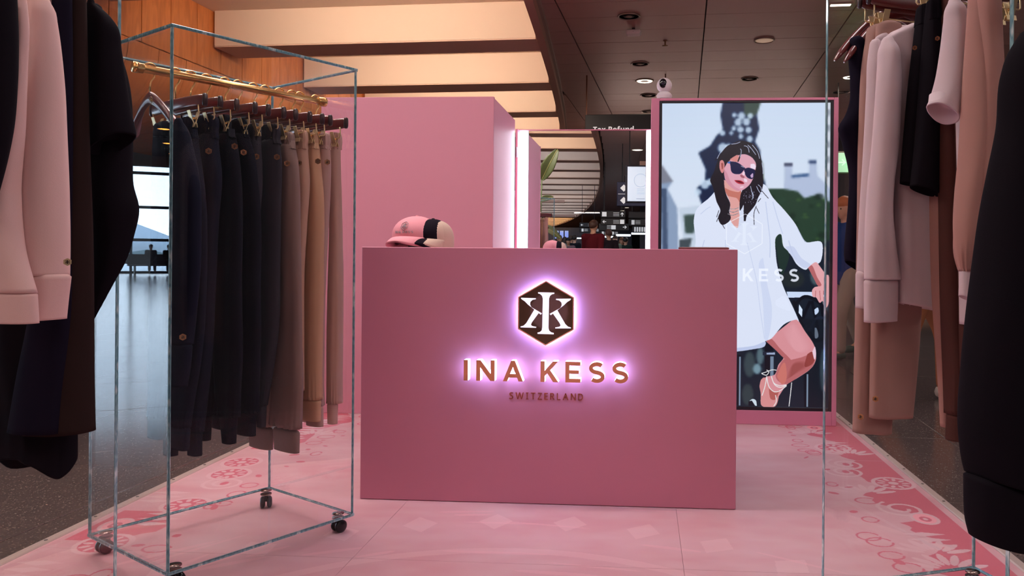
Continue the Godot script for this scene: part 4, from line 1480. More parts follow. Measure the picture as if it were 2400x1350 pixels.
	# pale emblem outline and word
	var hx := [1747, 499, 1787, 522, 1787, 568, 1746, 592, 1702, 568, 1702, 522]
	for i in 6:
		var k := (i + 1) % 6
		fill_poly(im, stroke(S.call([hx[i * 2], hx[i * 2 + 1], hx[k * 2], hx[k * 2 + 1]]), 3.0), Color(0.94, 0.96, 1.0, 0.75))
	for p in monogram():
		fill_poly(im, moved(moved(p, Vector2(82, -82), Vector2(1745, 546)), Vector2(2, 2), Vector2(-3092, -480)), Color(0.92, 0.95, 1.0, 0.35))
	for e in WORD:
		for p in letter(e[0]):
			fill_poly(im, moved(moved(p, Vector2(30, -30), Vector2(1623 + e[1] * 31.6, 656)), Vector2(2, 2), Vector2(-3092, -480)), Color(0.93, 0.95, 1.0, 0.85))
	im.resize(560, 991, Image.INTERPOLATE_BILINEAR)
	return im

# ================================================================ small things on the counter and display
func build_small_things() -> void:
	# caps nested one behind the other
	var c0 := at(977, 596, 3.36)
	var wp := 1.022
	var yaw := -0.32
	caps(Vector3(c0.x, wp, c0.z), yaw)
	# orange cap further right on the counter is seen in the mirror only
	# tablet on a low rest
	var p := on_plane(1650, 583, 3.36)
	var t := thing("tablet", "thin tablet lying flat on its rest at the right end of the pink counter", "tablet", pvec(p.x, 1.022, 3.36), -THP - 0.1)
	part("slab", bx(Vector3(0, 0.0145, 0), Vector3(0.215, 0.008, 0.15), 0.003), mat("tablet_brown", c8(120, 70, 70), 0.4), t)
	part("screen_glass", bx(Vector3(0, 0.0191, 0), Vector3(0.2, 0.0012, 0.136), 0.0003), mat("tablet_glass", c8(190, 196, 206), 0.1), t)
	part("rest", bx(Vector3(0, 0.005, 0), Vector3(0.12, 0.011, 0.1), 0.003), mat("rest_white", c8(226, 220, 222), 0.5), t)
	# camera on the display
	var q := on_plane(1557, 226, 4.72)
	t = thing("security_camera", "white round swivel camera with a black lens on top of the display stand", "camera", pvec(q.x, 1.955, 4.73), -THP - 0.12)
	var wm := mat("camera_white", c8(228, 220, 226), 0.35)
	part("foot", lathe(smooth(), [[0.036, 0.0], [0.04, 0.004], [0.042, 0.012], [0.049, 0.03], [0.047, 0.036], [0.04, 0.046], [0.03, 0.053], [0.0, 0.056]], 32), wm, t)
	part("seam", lathe(smooth(), [[0.044, 0.0105], [0.0445, 0.013]], 32), mat("camera_grey", c8(190, 180, 188), 0.4), t)
	var head := part("head", lathe(smooth(), range(13).map(func(i): return [0.047 * sin(PI * i / 12.0) + 0.0001, 0.094 - 0.047 * cos(PI * i / 12.0)]), 32), wm, t)
	var face := lathe(smooth(), [[0.0, 0.0442], [0.01, 0.0438], [0.02, 0.0418], [0.0262, 0.038]], 28, Vector3.ZERO, Basis(Vector3.RIGHT, PI / 2))
	var f := part("face", face, mat("camera_black", c8(18, 16, 22), 0.12), head, Vector3(-0.004, 0.099, 0.004))
	f.scale = Vector3(0.86, 1.1, 1.0)
	part("lens", lathe(smooth(), [[0.009, 0.0432], [0.0085, 0.0462], [0.006, 0.0458], [0.0, 0.0465]], 20, Vector3.ZERO, Basis(Vector3.RIGHT, PI / 2)), mat("lens_glass", c8(46, 38, 60), 0.05, 0.4), head, Vector3(-0.004, 0.093, 0.006))

func caps(where: Vector3, yaw: float) -> void:
	var cols := [c8(230, 156, 166), c8(30, 25, 34), c8(206, 180, 164)]
	var words := ["pink baseball cap with grey embroidered emblem at the front of the stack on the counter", "black baseball cap tucked behind the pink cap on the counter", "beige baseball cap at the back of the three nested caps on the counter"]
	var names := ["cap_pink", "cap_black", "cap_beige"]
	var f := Basis(Vector3.UP, yaw)
	for k in 3:
		var off := f * Vector3([0.0, 0.068, 0.086][k], 0.0, [0.0, -0.02, -0.026][k])
		var t := thing("baseball_cap", words[k], "cap", where + off + Vector3(0, 0.0, 0), yaw, "caps on the counter")
		var m := cloth(names[k], cols[k], 0.2)
		# crown: six panels on a dome, a little taller in front
		var rx: float = [0.104, 0.079, 0.067][k]
		var rz: float = [0.108, 0.095, 0.088][k]
		var hh: float = [0.096, 0.084, 0.078][k]
		var y0 := 0.05
		for s in 6:
			var rings := []
			for i in 11:
				var v := float(i) / 10
				var ring := PackedVector3Array()
				for j in 9:
					var a := TAU * (s + j / 8.0) / 6 + PI / 6
					var bulge := 1.0 - 0.022 * pow(absf(j / 8.0 - 0.5) * 2.0, 6.0)
					var e := pow(cos(v * PI / 2 * 0.985), 0.97)
					var front := 1.0 + 0.10 * maxf(0, sin(a)) * sin(v * PI)
					ring.append(Vector3(rx * cos(a) * e * bulge * front, y0 + hh * sin(v * PI / 2) * (1.0 + 0.0 * v), rz * sin(a) * e * bulge * front))
				rings.append(ring)
			part("crown_panel", skin(smooth(), rings, false, false, false), m, t)
		part("top_button", lathe(smooth(), [[0.008, 0.0], [0.007, 0.004], [0.0, 0.006]], 12, Vector3(0, y0 + hh - 0.002, 0)), m, t)
		# visor
		var rings := []
		for i in 9:
			var v := float(i) / 8
			var ring := PackedVector3Array()
			for side in 2:
				for j in 17:
					var u := (float(j) / 16 if side == 0 else 1.0 - float(j) / 16) * 2.0 - 1.0
					var a := PI / 2 - u * 1.12
					var edge_z := rz * sin(a)
					var edge_x := rx * cos(a)
					var reach := (0.074 if k == 0 else 0.058) * sqrt(maxf(0.0, 1.0 - pow(absf(u), 2.6)))
					var x := edge_x * (1.0 - 0.06 * v * absf(u))
					var z := edge_z + reach * v
					var y := y0 + 0.004 - 0.008 * signi(k) - 0.022 * v * v - 0.034 * x * x / (rx * rx) * (0.25 + 0.75 * v)
					ring.append(Vector3(x, y + (0.0018 if side == 0 else -0.0018), z))
			rings.append(ring)
		part("visor", skin(smooth(), rings), m, t)
		part("sweatband", lathe(smooth(), [[0.9, -0.046], [0.995, -0.045], [1.0, -0.02], [1.0, 0.004], [0.9, 0.006]], 36), m, t, Vector3(0, y0, 0)).scale = Vector3(rx, 1, rz)
		if k == 0:
			var grey := mat("thread_grey", c8(176, 150, 158), 0.6)
			var put_on := func(st: SurfaceTool, poly: PackedVector2Array) -> void:   # wrap an outline on the front of the dome
				var pts := func(p: Vector2, lift: float) -> Vector3:
					var v := asin(clampf((p.y - y0) / hh, 0.0, 0.98)) / (PI / 2)
					var a := PI / 2 - p.x / 0.1
					var e := pow(cos(v * PI / 2 * 0.985), 0.97) + lift
					var front := 1.0 + 0.10 * maxf(0, sin(a)) * sin(v * PI)
					return Vector3(rx * cos(a) * e * front, p.y, rz * sin(a) * e * front)
				var idx := Geometry2D.triangulate_polygon(poly)
				for i in range(0, idx.size(), 3):
					tri(st, pts.call(poly[idx[i]], 0.02), pts.call(poly[idx[i + 1]], 0.02), pts.call(poly[idx[i + 2]], 0.02))
				for i in poly.size():
					var k2 := (i + 1) % poly.size()
					quad(st, pts.call(poly[i], 0.02), pts.call(poly[i], -0.01), pts.call(poly[k2], -0.01), pts.call(poly[k2], 0.02))
			var st := flat()
			for e in WORD:
				for p in letter(e[0]):
					put_on.call(st, moved(p, Vector2(0.0105, 0.0105), Vector2(-0.0425 + e[1] * 0.0105, y0 + 0.018)))
			part("embroidered_word", st, grey, t)
			st = flat()
			for p in monogram():
				put_on.call(st, moved(p, Vector2(0.03, 0.03), Vector2(0, y0 + 0.052)))
			var hp := hexagon(0.018)
			for i in 6:
				put_on.call(st, stroke(PackedVector2Array([hp[i] + Vector2(0, y0 + 0.052), hp[(i + 1) % 6] + Vector2(0, y0 + 0.052)]), 0.0012))
			part("embroidered_emblem", st, grey, t)

# ================================================================ glass racks, rails, hangers
# local axes of a rack: x along the rail, z across it
func edge_mat() -> StandardMaterial3D:
	if mats.has("glass_edge"): return mats["glass_edge"]
	var m := mat("glass_edge", Color.WHITE, 0.08, 0.0)
	m.albedo_texture = noise_tex(31, 0.03, 256, FastNoiseLite.TYPE_SIMPLEX_SMOOTH, 4, ramp([[0.0, c8(80, 120, 132)], [0.4, c8(146, 190, 198)], [0.55, c8(104, 152, 166)], [0.8, c8(220, 238, 238)], [1.0, c8(130, 172, 178)]]))  # pale streaks in the colour stand in for sparkles along the edges
	m.uv1_triplanar = true
	m.uv1_scale = Vector3(3, 1.2, 3)
	m.metallic = 0.15
	m.metallic_specular = 0.8
	return m

func rack(label: String, where: Vector3, yaw: float, lx: float, lz: float, h0: float, h1: float, open := []) -> Node3D:
	var t := thing("glass_rack", label, "clothes rack", where, yaw)
	var gl := glass("clear_glass", c8(235, 245, 246), 0.004)
	gl.metallic_specular = 0.5
	var low := glass("dimmed_glass", c8(235, 245, 246), 0.004)
	low.metallic_specular = 0.22  # same glass with its reflections turned down
	var em := edge_mat()
	var th := 0.010
	var y0 := h0
	var y1 := h1
	# panes: +x, -x, +z, -z, top, base; every pane is a thin glass box with its four ground edges
	var defs := [
		["side_pane", Vector3(lx / 2, (y0 + y1) / 2, 0), Vector3(th, y1 - y0, lz)],
		["side_pane", Vector3(-lx / 2, (y0 + y1) / 2, 0), Vector3(th, y1 - y0, lz)],
		["front_pane", Vector3(0, (y0 + y1) / 2, lz / 2), Vector3(lx, y1 - y0, th)],
		["back_pane", Vector3(0, (y0 + y1) / 2, -lz / 2), Vector3(lx, y1 - y0, th)],
		["top_pane", Vector3(0, y1, 0), Vector3(lx + th, th, lz + th)],
		["base_pane", Vector3(0, y0, 0), Vector3(lx + th, th, lz + th)]]
	for i in 6:
		if i in open: continue
		var c: Vector3 = defs[i][1]
		var s: Vector3 = defs[i][2]
		var ax: int = [0, 0, 2, 2, 1, 1][i]
		var st := flat()
		var u := (ax + 1) % 3
		var v := (ax + 2) % 3
		for sg in [-1, 1]:
			var q := []
			for k in [[-1, -1], [1, -1], [1, 1], [-1, 1]]:
				var p := Vector3.ZERO
				p[ax] = sg * s[ax] / 2
				p[u] = k[0] * s[u] / 2
				p[v] = k[1] * s[v] / 2
				q.append(p)
			if sg > 0: quad(st, q[3], q[2], q[1], q[0])
			else: quad(st, q[0], q[1], q[2], q[3])
		var pane := part(defs[i][0], st, gl if i < 2 else low, t, c)
		var es := flat()
		for k in [[u, v], [v, u]]:
			for sg in [-1, 1]:
				var p := Vector3.ZERO
				p[k[0]] = sg * (s[k[0]] / 2 - 0.0012)
				var sz := Vector3.ZERO
				sz[ax] = th * 0.96
				sz[k[0]] = 0.0024
				sz[k[1]] = s[k[1]]
				box(es, p, sz, 0.0006)
		part("ground_edge", es, em, pane)
	# castors
	var rub := mat("castor_black", c8(24, 20, 26), 0.28)
	var steel := mat("castor_steel", c8(150, 130, 124), 0.25, 1.0)
	for sx in [-1, 1]:
		for sz in [-1, 1]:
			var o := Vector3(sx * (lx / 2 - 0.035), 0, sz * (lz / 2 - 0.035))
			var w := part("castor", lathe(smooth(), [[0.021, y0 - 0.006], [0.021, y0 - 0.01], [0.007, y0 - 0.012], [0.007, 0.04], [0.0, 0.038]], 20), steel, t, o)
			w.rotation.y = sx * 0.5 + sz
			var bs := Basis(Vector3(0, 0, 1), PI / 2)
			for g in [-1, 1]:
				part("wheel", lathe(smooth(), [[0.0, -0.009], [0.016, -0.009], [0.0225, -0.004], [0.0225, 0.004], [0.016, 0.009], [0.0, 0.009]], 22, Vector3(g * 0.0125, 0.0225, 0.004), bs), rub, w)
			part("hood", bx(Vector3(0, 0.036, 0.0), Vector3(0.012, 0.024, 0.03), 0.005), rub, w)
			part("fixing_disc", lathe(smooth(), [[0.021, y0 + 0.0055], [0.0205, y0 + 0.0085], [0.0, y0 + 0.009]], 20), steel, w)
	return t

func brass_mat() -> StandardMaterial3D:
	return mat("brass", c8(232, 184, 118), 0.26, 0.9)

func rail(t: Node3D, a: Vector3, b: Vector3) -> void:   # in the rack's own axes
	var r := part("rail", tube(smooth(), [a, b], 0.0125, 20), brass_mat(), t)
	for e in [[a, b], [b, a]]:
		var d: Vector3 = (e[1] - e[0]).normalized()
		part("collar", tube(smooth(), [e[0] - d * 0.001, e[0] + d * 0.012, e[0] + d * 0.0121, e[0] + d * 0.028, e[0] + d * 0.03], [0.017, 0.017, 0.0155, 0.0155, 0.0126], 20), brass_mat(), r)

func hook_points() -> Array:
	var p := []
	for i in 15:
		var a := deg_to_rad(-40.0 + 230.0 * i / 14)
		p.append(Vector3(0.019 * cos(PI - a) * -1.0, 0.004 + 0.0165 * sin(a), 0))
	p.reverse()
	var q := []
	for v in p: q.append(v)
	# neck down to the bar
	q.append(Vector3(0.012, -0.022, 0)); q.append(Vector3(0.002, -0.036, 0)); q.append(Vector3(0, -0.05, 0)); q.append(Vector3(0, -0.082, 0))
	return q

var clip_hanger: Node3D
# a trouser hanger: origin on the rail's centre, bar across along z
func make_clip_hanger() -> Node3D:
	var wood := mat("hanger_wood", c8(98, 32, 34), 0.3)
	wood.clearcoat_enabled = true
	wood.clearcoat = 0.6
	wood.clearcoat_roughness = 0.15
	var brass := brass_mat()
	var pale := mat("pale_brass", c8(236, 214, 168), 0.32, 0.75)
	var t := thing("trouser_hanger", "hanger", "hanger", Vector3.ZERO, 0.0, "dark wooden trouser hangers with brass clips")
	part("hook", tube(smooth(), hook_points(), 0.0027, 8), brass, t)
	# bar: rounded section, blunt rounded ends, slightly bowed
	var rings := []
	for i in 23:
		var v := (i / 22.0) * 2.0 - 1.0
		var e := 1.0 - pow(absf(v), 22.0) * 0.55
		var ring := PackedVector3Array()
		for j in 16:
			var a := TAU * j / 16
			ring.append(Vector3(signf(cos(a)) * pow(absf(cos(a)), 0.6) * 0.0075 * e + 0.008 * v * v, -0.098 + signf(sin(a)) * pow(absf(sin(a)), 0.6) * 0.019 * e, v * 0.172))
		rings.append(ring)
	var bar := part("bar", skin(smooth(), rings), wood, t)
	for s in [-1, 1]:
		var cap := []
		for i in 4:
			var ring := PackedVector3Array()
			var z: float = s * [0.166, 0.1665, 0.172, 0.1745][i]
			var e: float = [0.9, 1.06, 1.03, 0.8][i]
			for j in 16:
				var a := TAU * j / 16
				ring.append(Vector3(signf(cos(a)) * pow(absf(cos(a)), 0.6) * 0.0078 * e + 0.0072, -0.098 + signf(sin(a)) * pow(absf(sin(a)), 0.6) * 0.0195 * e, z))
			cap.append(ring)
		part("end_cap", skin(smooth(), cap), mat("hanger_cap", c8(48, 20, 24), 0.3), bar)
	part("clip_rail", tube(smooth(), [Vector3(0, -0.112, -0.145), Vector3(0, -0.146, -0.147), Vector3(0, -0.15, -0.142), Vector3(0, -0.15, 0.142), Vector3(0, -0.146, 0.147), Vector3(0, -0.112, 0.145)], 0.0022, 8), pale, t)
	for z in [-0.115, 0.115]:
		var st := flat()
		for s in [-1, 1]:
			# two plates, wide apart at the top and pressed together at the bottom
			box(st, Vector3(s * 0.0085, -0.15, z), Vector3(0.002, 0.046, 0.019), 0.0005, Basis(Vector3(0, 0, 1), -s * 0.32))
			box(st, Vector3(s * 0.0042, -0.174, z), Vector3(0.002, 0.014, 0.03), 0.0005, Basis(Vector3(0, 0, 1), s * 0.2))
		var clip := part("clip", st, pale, t)
		part("spring", tube(smooth(), [Vector3(0, -0.153, z - 0.007), Vector3(0, -0.153, z + 0.007)], 0.0034, 10), brass, clip)
	return t

func place_hanger(where: Vector3, yaw: float, label: String) -> Node3D:
	var h: Node3D
	if clip_hanger == null:
		clip_hanger = make_clip_hanger()
		h = clip_hanger
		h.set_meta("label", label)
	else:
		h = copy(clip_hanger, label)
	h.position = where
	h.rotation.y = yaw
	return h

func shoulder_hanger(where: Vector3, yaw: float, label: String, span := 0.205, drop := 0.1) -> Node3D:
	var wood := mat("hanger_wood", Color.WHITE)
	var t := thing("shoulder_hanger", label, "hanger", where, yaw)
	part("hook", tube(smooth(), hook_points(), 0.0027, 8), brass_mat(), t)
	var rings := []
	for i in 25:
		var v := (i / 24.0) * 2.0 - 1.0
		var u := absf(v)
		var ring := PackedVector3Array()
		var hh := lerpf(0.021, 0.014, u) * (1.0 - pow(u, 18.0) * 0.6)
		var ww := lerpf(0.008, 0.018, u * u) * (1.0 - pow(u, 18.0) * 0.6)
		var y := -0.088 - drop * (0.25 * u * u + 0.75 * pow(u, 1.3))
		for j in 14:
			var a := TAU * j / 14
			ring.append(Vector3(cos(a) * ww + 0.02 * u * u, y + sin(a) * hh, v * span))
		rings.append(ring)
	part("shoulders", skin(smooth(), rings), wood, t)
	var st := flat()
	var hp := hexagon(0.011)
	for i in 6:
		prism(st, stroke(PackedVector2Array([hp[i], hp[(i + 1) % 6]]), 0.0014), 0.0, 0.0012)
	for p in monogram(): prism(st, moved(p, Vector2(0.016, 0.016), Vector2.ZERO), 0.0, 0.0012)
	var b := part("gold_emblem", st, brass_mat(), t, Vector3(-0.0085, -0.1, 0.026))
	b.rotation.y = -PI / 2
	return t

var rod_a: Vector3
var rod_b: Vector3
var rail_right_a: Vector3
var rail_right_b: Vector3
const YAW_L := 0.954     # the left racks
const YAW_R := -1.285    # the right racks

func build_racks() -> void:
	# left rack: near corner (-1.232, 2.247), right corner (-0.858, 2.776), left corner (-1.666, 2.543)
	var nn := Vector3(-1.232, 0, -2.247)
	var rr := Vector3(-0.861, 0, -2.776)
	var ll := Vector3(-1.664, 0, -2.545)
	var mid := (rr + ll) / 2
	var lx := (rr - nn).length()
	var lz := (ll - nn).length()
	var t := rack("tall clear glass rack on castors holding the row of jogging trousers", mid, YAW_L, lx, lz, 0.06, 1.664)
	rod_a = Vector3(-1.424, 1.573, -2.37)
	rod_b = Vector3(-1.013, 1.570, -2.89)
	var inv := t.transform.affine_inverse()
	rail(t, inv * rod_a, inv * rod_b)
	# right rack: far corner (1.165, 2.337), left corner (0.66, 2.19)
	var q := Vector3(0.662, 0, -2.192)
	var far := Vector3(1.165, 0, -2.337)
	var dirz := (far - q).normalized()
	var dirx := Vector3(-dirz.z, 0, dirz.x)    # towards the camera
	if dirx.z < 0: dirx = -dirx
	lx = 0.66
	lz = (far - q).length()
	mid = (q + far) / 2 + dirx * lx / 2
	var yaw := atan2(-dirx.z, dirx.x)
	t = rack("tall clear glass rack holding the row of light tops and beige trousers on the right", mid, yaw, lx, lz, 0.06, 1.93, [2])
	rail_right_a = mid + Vector3(0, 1.80, 0) - dirx * (lx / 2 - 0.0)
	rail_right_b = mid + Vector3(0, 1.80, 0) + dirx * (lx / 2 - 0.012)
	inv = t.transform.affine_inverse()
	rail(t, inv * rail_right_a, inv * rail_right_b)
	# near left rack, only its far corner edge is in the picture
	var e := at(276, 640, 2.06)
	e.y = 0
	var dxl := Vector3(-0.28, 0, 0.96)
	var dzl := Vector3(-0.96, 0, -0.28)
	mid = e + dxl * 0.33 + dzl * 0.265
	t = rack("near glass rack on the left holding the black and pink tops, only its edge shows", mid, atan2(-0.96, -0.28), 0.66, 0.53, 0.06, 1.93, [2, 3])
	rail(t, Vector3(-0.325, 1.80, 0.0), Vector3(0.325, 1.80, 0.0))
	# near right rack
	e = at(2339, 640, 1.52)
	e.y = 0
	var dx := Vector3(cos(yaw), 0, -sin(yaw))
	var dz := Vector3(sin(yaw), 0, cos(yaw))
	mid = e + dx * 0.33 - dz * 0.25
	t = rack("near glass rack at the right picture edge with the big black sweatshirt", mid, yaw, 0.66, 0.5, 0.06, 1.93, [1, 2])
	rail(t, Vector3(-0.325, 1.80, 0.0), Vector3(0.325, 1.80, 0.0))

# ================================================================ the row of jogging trousers
func rod_at(px: float) -> Vector3:   # point on the left rail below pixel column px
	var p := (px - CX + ROLL * (200.0 - CY)) / F
	var A := Vector2(rod_a.x, -rod_a.z)
	var B := Vector2(rod_b.x, -rod_b.z)
	var s := (p * A.y - A.x) / ((B.x - A.x) - p * (B.y - A.y))
	return rod_a.lerp(rod_b, s)

func badge(parent: Node3D, where: Vector3, m: Material, towards: Vector3, r := 0.0105) -> void:   # hexagonal metal emblem; where in world space
	var st := flat()
	prism(st, hexagon(r), 0.0, 0.0016)
	var holder := part("metal_badge", st, m, parent)
	var z := towards.normalized()
	var x := Vector3.UP.cross(z).normalized()
	var b := Basis(x, z.cross(x), z)
	holder.transform = parent.transform.affine_inverse() * Transform3D(b, where)
	st = flat()
	for p in monogram(): prism(st, moved(p, Vector2(r * 1.45, r * 1.45), Vector2.ZERO), 0.0016, 0.0021)
	part("badge_monogram", st, mat("badge_dark", c8(50, 28, 22), 0.5), holder)

func build_trousers() -> void:
	var navy := cloth("cloth_navy", c8(29, 31, 44))
	var black := cloth("cloth_black_blue", c8(25, 25, 34))
	var char := cloth("cloth_charcoal", c8(54, 51, 58))
	var taupe := cloth("cloth_taupe", c8(134, 110, 104))
	var beige := cloth("cloth_beige", c8(178, 140, 122))
	var tan := cloth("cloth_tan", c8(190, 148, 120))
	var rosy := cloth("cloth_rosy", c8(172, 136, 128))
	var light := cloth("cloth_light_rosy", c8(190, 152, 140))
	var gold := mat("rose_gold", c8(226, 160, 122), 0.25, 1.0)
	# [hook x, cloth, words, waist row, leg rows, cuff rows, badge]
	var T := [
		[411, navy, "first navy jogging trousers, half hidden behind the dark sweatshirt sleeve", [424, 461, 283], [[420, 463, 322], [420, 466, 350], [412, 480, 450], [408, 484, 650], [402, 470, 850], [400, 446, 1000]], [[401, 446, 1004], [401, 444, 1052]], [], "first navy trousers behind the dark sweatshirt sleeve"],
		[447, navy, "navy jogging trousers with a dark badge, second from the front of the glass rack", [461, 509, 281], [[461, 509, 322], [461, 511, 350], [455, 518, 428], [452, 511, 494], [448, 503, 650], [441, 495, 850], [433, 478, 1009]], [[440, 474, 1013], [440, 474, 1066]], [489, 354], "second navy trousers"],
		[485, black, "black jogging trousers with the brightest copper badge at the hip", [511, 541, 278], [[510, 552, 320], [508, 557, 350], [504, 566, 430], [503, 567, 683], [499, 569, 850], [508, 561, 975]], [[516, 556, 979], [521, 553, 1038]], [550, 343], "black trousers with the brightest copper badge"],
		[528, black, "black jogging trousers next to the charcoal ones, third black pair", [543, 579, 287], [[543, 584, 320], [545, 592, 345], [550, 604, 430], [552, 610, 683], [550, 610, 800], [548, 603, 965]], [[552, 599, 970], [553, 598, 1018]], [571, 357], "third black trousers beside the charcoal ones"],
		[559, char, "charcoal jogging trousers showing only a narrow strip with a round badge", [581, 611, 300], [[580, 611, 335], [578, 613, 370], [576, 614, 420], [572, 608, 517], [570, 608, 700], [572, 606, 850], [570, 600, 950]], [[572, 596, 954], [574, 594, 1000]], [601, 367], "charcoal trousers seen as a strip"],
		[595, char, "broad charcoal jogging trousers left of the taupe pair", [611, 656, 300], [[610, 658, 335], [609, 661, 375], [610, 660, 483], [610, 658, 600], [606, 652, 794], [602, 641, 880], [597, 627, 950]], [[600, 625, 953], [602, 623, 1000]], [649, 368], "broad charcoal trousers left of the taupe pair"],
		[623, taupe, "taupe jogging trousers with the lowest wide cuff", [657, 689, 318], [[656, 692, 345], [655, 698, 375], [655, 702, 422], [656, 704, 517], [652, 706, 650], [648, 708, 800], [636, 708, 910], [632, 702, 1000]], [[641, 701, 1010], [643, 700, 1056]], [673, 383], "taupe trousers"],
		[656, beige, "rosy beige jogging trousers squeezed between the taupe and the tan pair", [689, 720, 313], [[689, 720, 345], [688, 722, 375], [684, 724, 405], [680, 720, 517], [676, 713, 655], [676, 712, 800], [680, 712, 915]], [[684, 709, 920], [685, 708, 965]], [701, 382], "rosy beige trousers"],
		[685, tan, "tan jogging trousers with a round badge, third from the far end", [720, 747, 320], [[719, 748, 345], [718, 752, 385], [718, 758, 450], [714, 757, 628], [709, 753, 794], [708, 752, 935]], [[709, 751, 940], [710, 750, 985]], [745, 378], "tan trousers"],
		[704, rosy, "dull rosy jogging trousers, second from the far end", [748, 773, 319], [[747, 773, 345], [746, 775, 385], [742, 774, 433], [734, 767, 572], [728, 760, 739], [716, 758, 950]], [[718, 757, 955], [718, 757, 997]], [767, 380], "dull rosy trousers"],
		[741, light, "light rosy jogging trousers at the far end of the glass rack", [775, 800, 319], [[774, 799, 345], [773, 799, 375], [773, 801, 461], [768, 803, 683], [765, 801, 850], [766, 798, 945]], [[767, 791, 950], [768, 790, 993]], [], "light rosy trousers at the far end"]]
	var rd := (rod_b - rod_a).normalized()
	var zd := Vector3(sin(YAW_L), 0, cos(YAW_L))
	for i in T.size():
		var e = T[i]
		var hp := rod_at(e[0])
		place_hanger(hp, YAW_L, "dark wooden clip hanger holding the %s" % e[7])
		var near := hp + zd * 0.085
		var d := -near.z
		var t := thing("jogging_trousers", e[2] + "", "trousers", Vector3(hp.x, hp.y - 0.165, hp.z), 0.0, "jogging trousers in the glass rack")
		var m: StandardMaterial3D = e[1]
		var base := {"w": zd, "thick": 0.024, "seed": i + 1.3, "amp": 0.3, "wmax": 0.085, "off": Vector3.ZERO}
		# far leg first, the same cut 16 cm further along the hanger
		for far in [0, 1]:
			var o := base.duplicate()
			o.off = Vector3.ZERO if far == 0 else -zd * 0.155 + Vector3(0, -0.012 * ((i * 7) % 4 - 1), 0)
			o.seed = i * 3.1 + far * 9.0 + 0.7
			o.gather = 0.28
			o.square = 0.9
			drape("leg", e[4], d, m, t, o)
			o.gather = 0.0
			o.amp = 0.12
			o.steps = 8
			o.thick = 0.018
			o.square = 0.8
			drape("cuff", e[5], d, m, t, o)
		var wr = e[3]
		var o2 := base.duplicate()
		o2.thick = 0.017
		o2.ruffle = 0.5
		o2.steps = 10
		o2.amp = 0.2
		for far in [0, 1]:
			o2.off = Vector3.ZERO if far == 0 else -zd * 0.155
			drape("waistband", [[wr[0] + 1, wr[1] - 1, wr[2]], [wr[0], wr[1], wr[2] + 14], [wr[0] + 1, wr[1] - 1, wr[2] + 26], [e[4][0][0], e[4][0][1], e[4][0][2] + 6]], d, m, t, o2)
		if e[6].size():
			var p := at(e[6][0], e[6][1], d - 0.045)
			badge(t, p, gold, (Vector3(0, EYE, 0) - p) + Vector3(0.2 * (i % 3 - 1), 0, 0))
	# dark sweatshirt at the near end, its sleeve hanging in front
	var hp := rod_at(372)
	shoulder_hanger(rod_at(352), YAW_L, "dark shoulder hanger with gold emblem at the near end of the brass rail", 0.15, 0.11)
	var sh := thing("sweatshirt", "dark navy sweatshirt with a long badged sleeve at the near end of the glass rack", "sweatshirt", Vector3(hp.x, 1.45, hp.z))
	var d := 2.325
	drape("sleeve", [[408, 428, 286], [405, 440, 305], [402, 452, 350], [400, 468, 444], [400, 469, 540], [398, 468, 628], [394, 462, 705], [392, 452, 806]], d, navy, sh, {"w": zd, "thick": 0.03, "seed": 4.4, "amp": 0.2, "wmax": 0.09})
	drape("cuff", [[391, 450, 810], [390, 446, 860], [389, 439, 904]], d, navy, sh, {"w": zd, "thick": 0.024, "seed": 8.4, "amp": 0.12, "steps": 10, "wmax": 0.08})
	drape("body", [[404, 422, 290], [401, 430, 350], [400, 434, 600], [399, 434, 860]], d + 0.06, navy, sh, {"w": zd, "thick": 0.022, "seed": 2.4, "amp": 0.3, "off": -zd * 0.12, "wmax": 0.18})
	var bp := at(428.5, 790, d - 0.04)
	badge(sh, bp, gold, Vector3(0, EYE, 0) - bp, 0.0105)

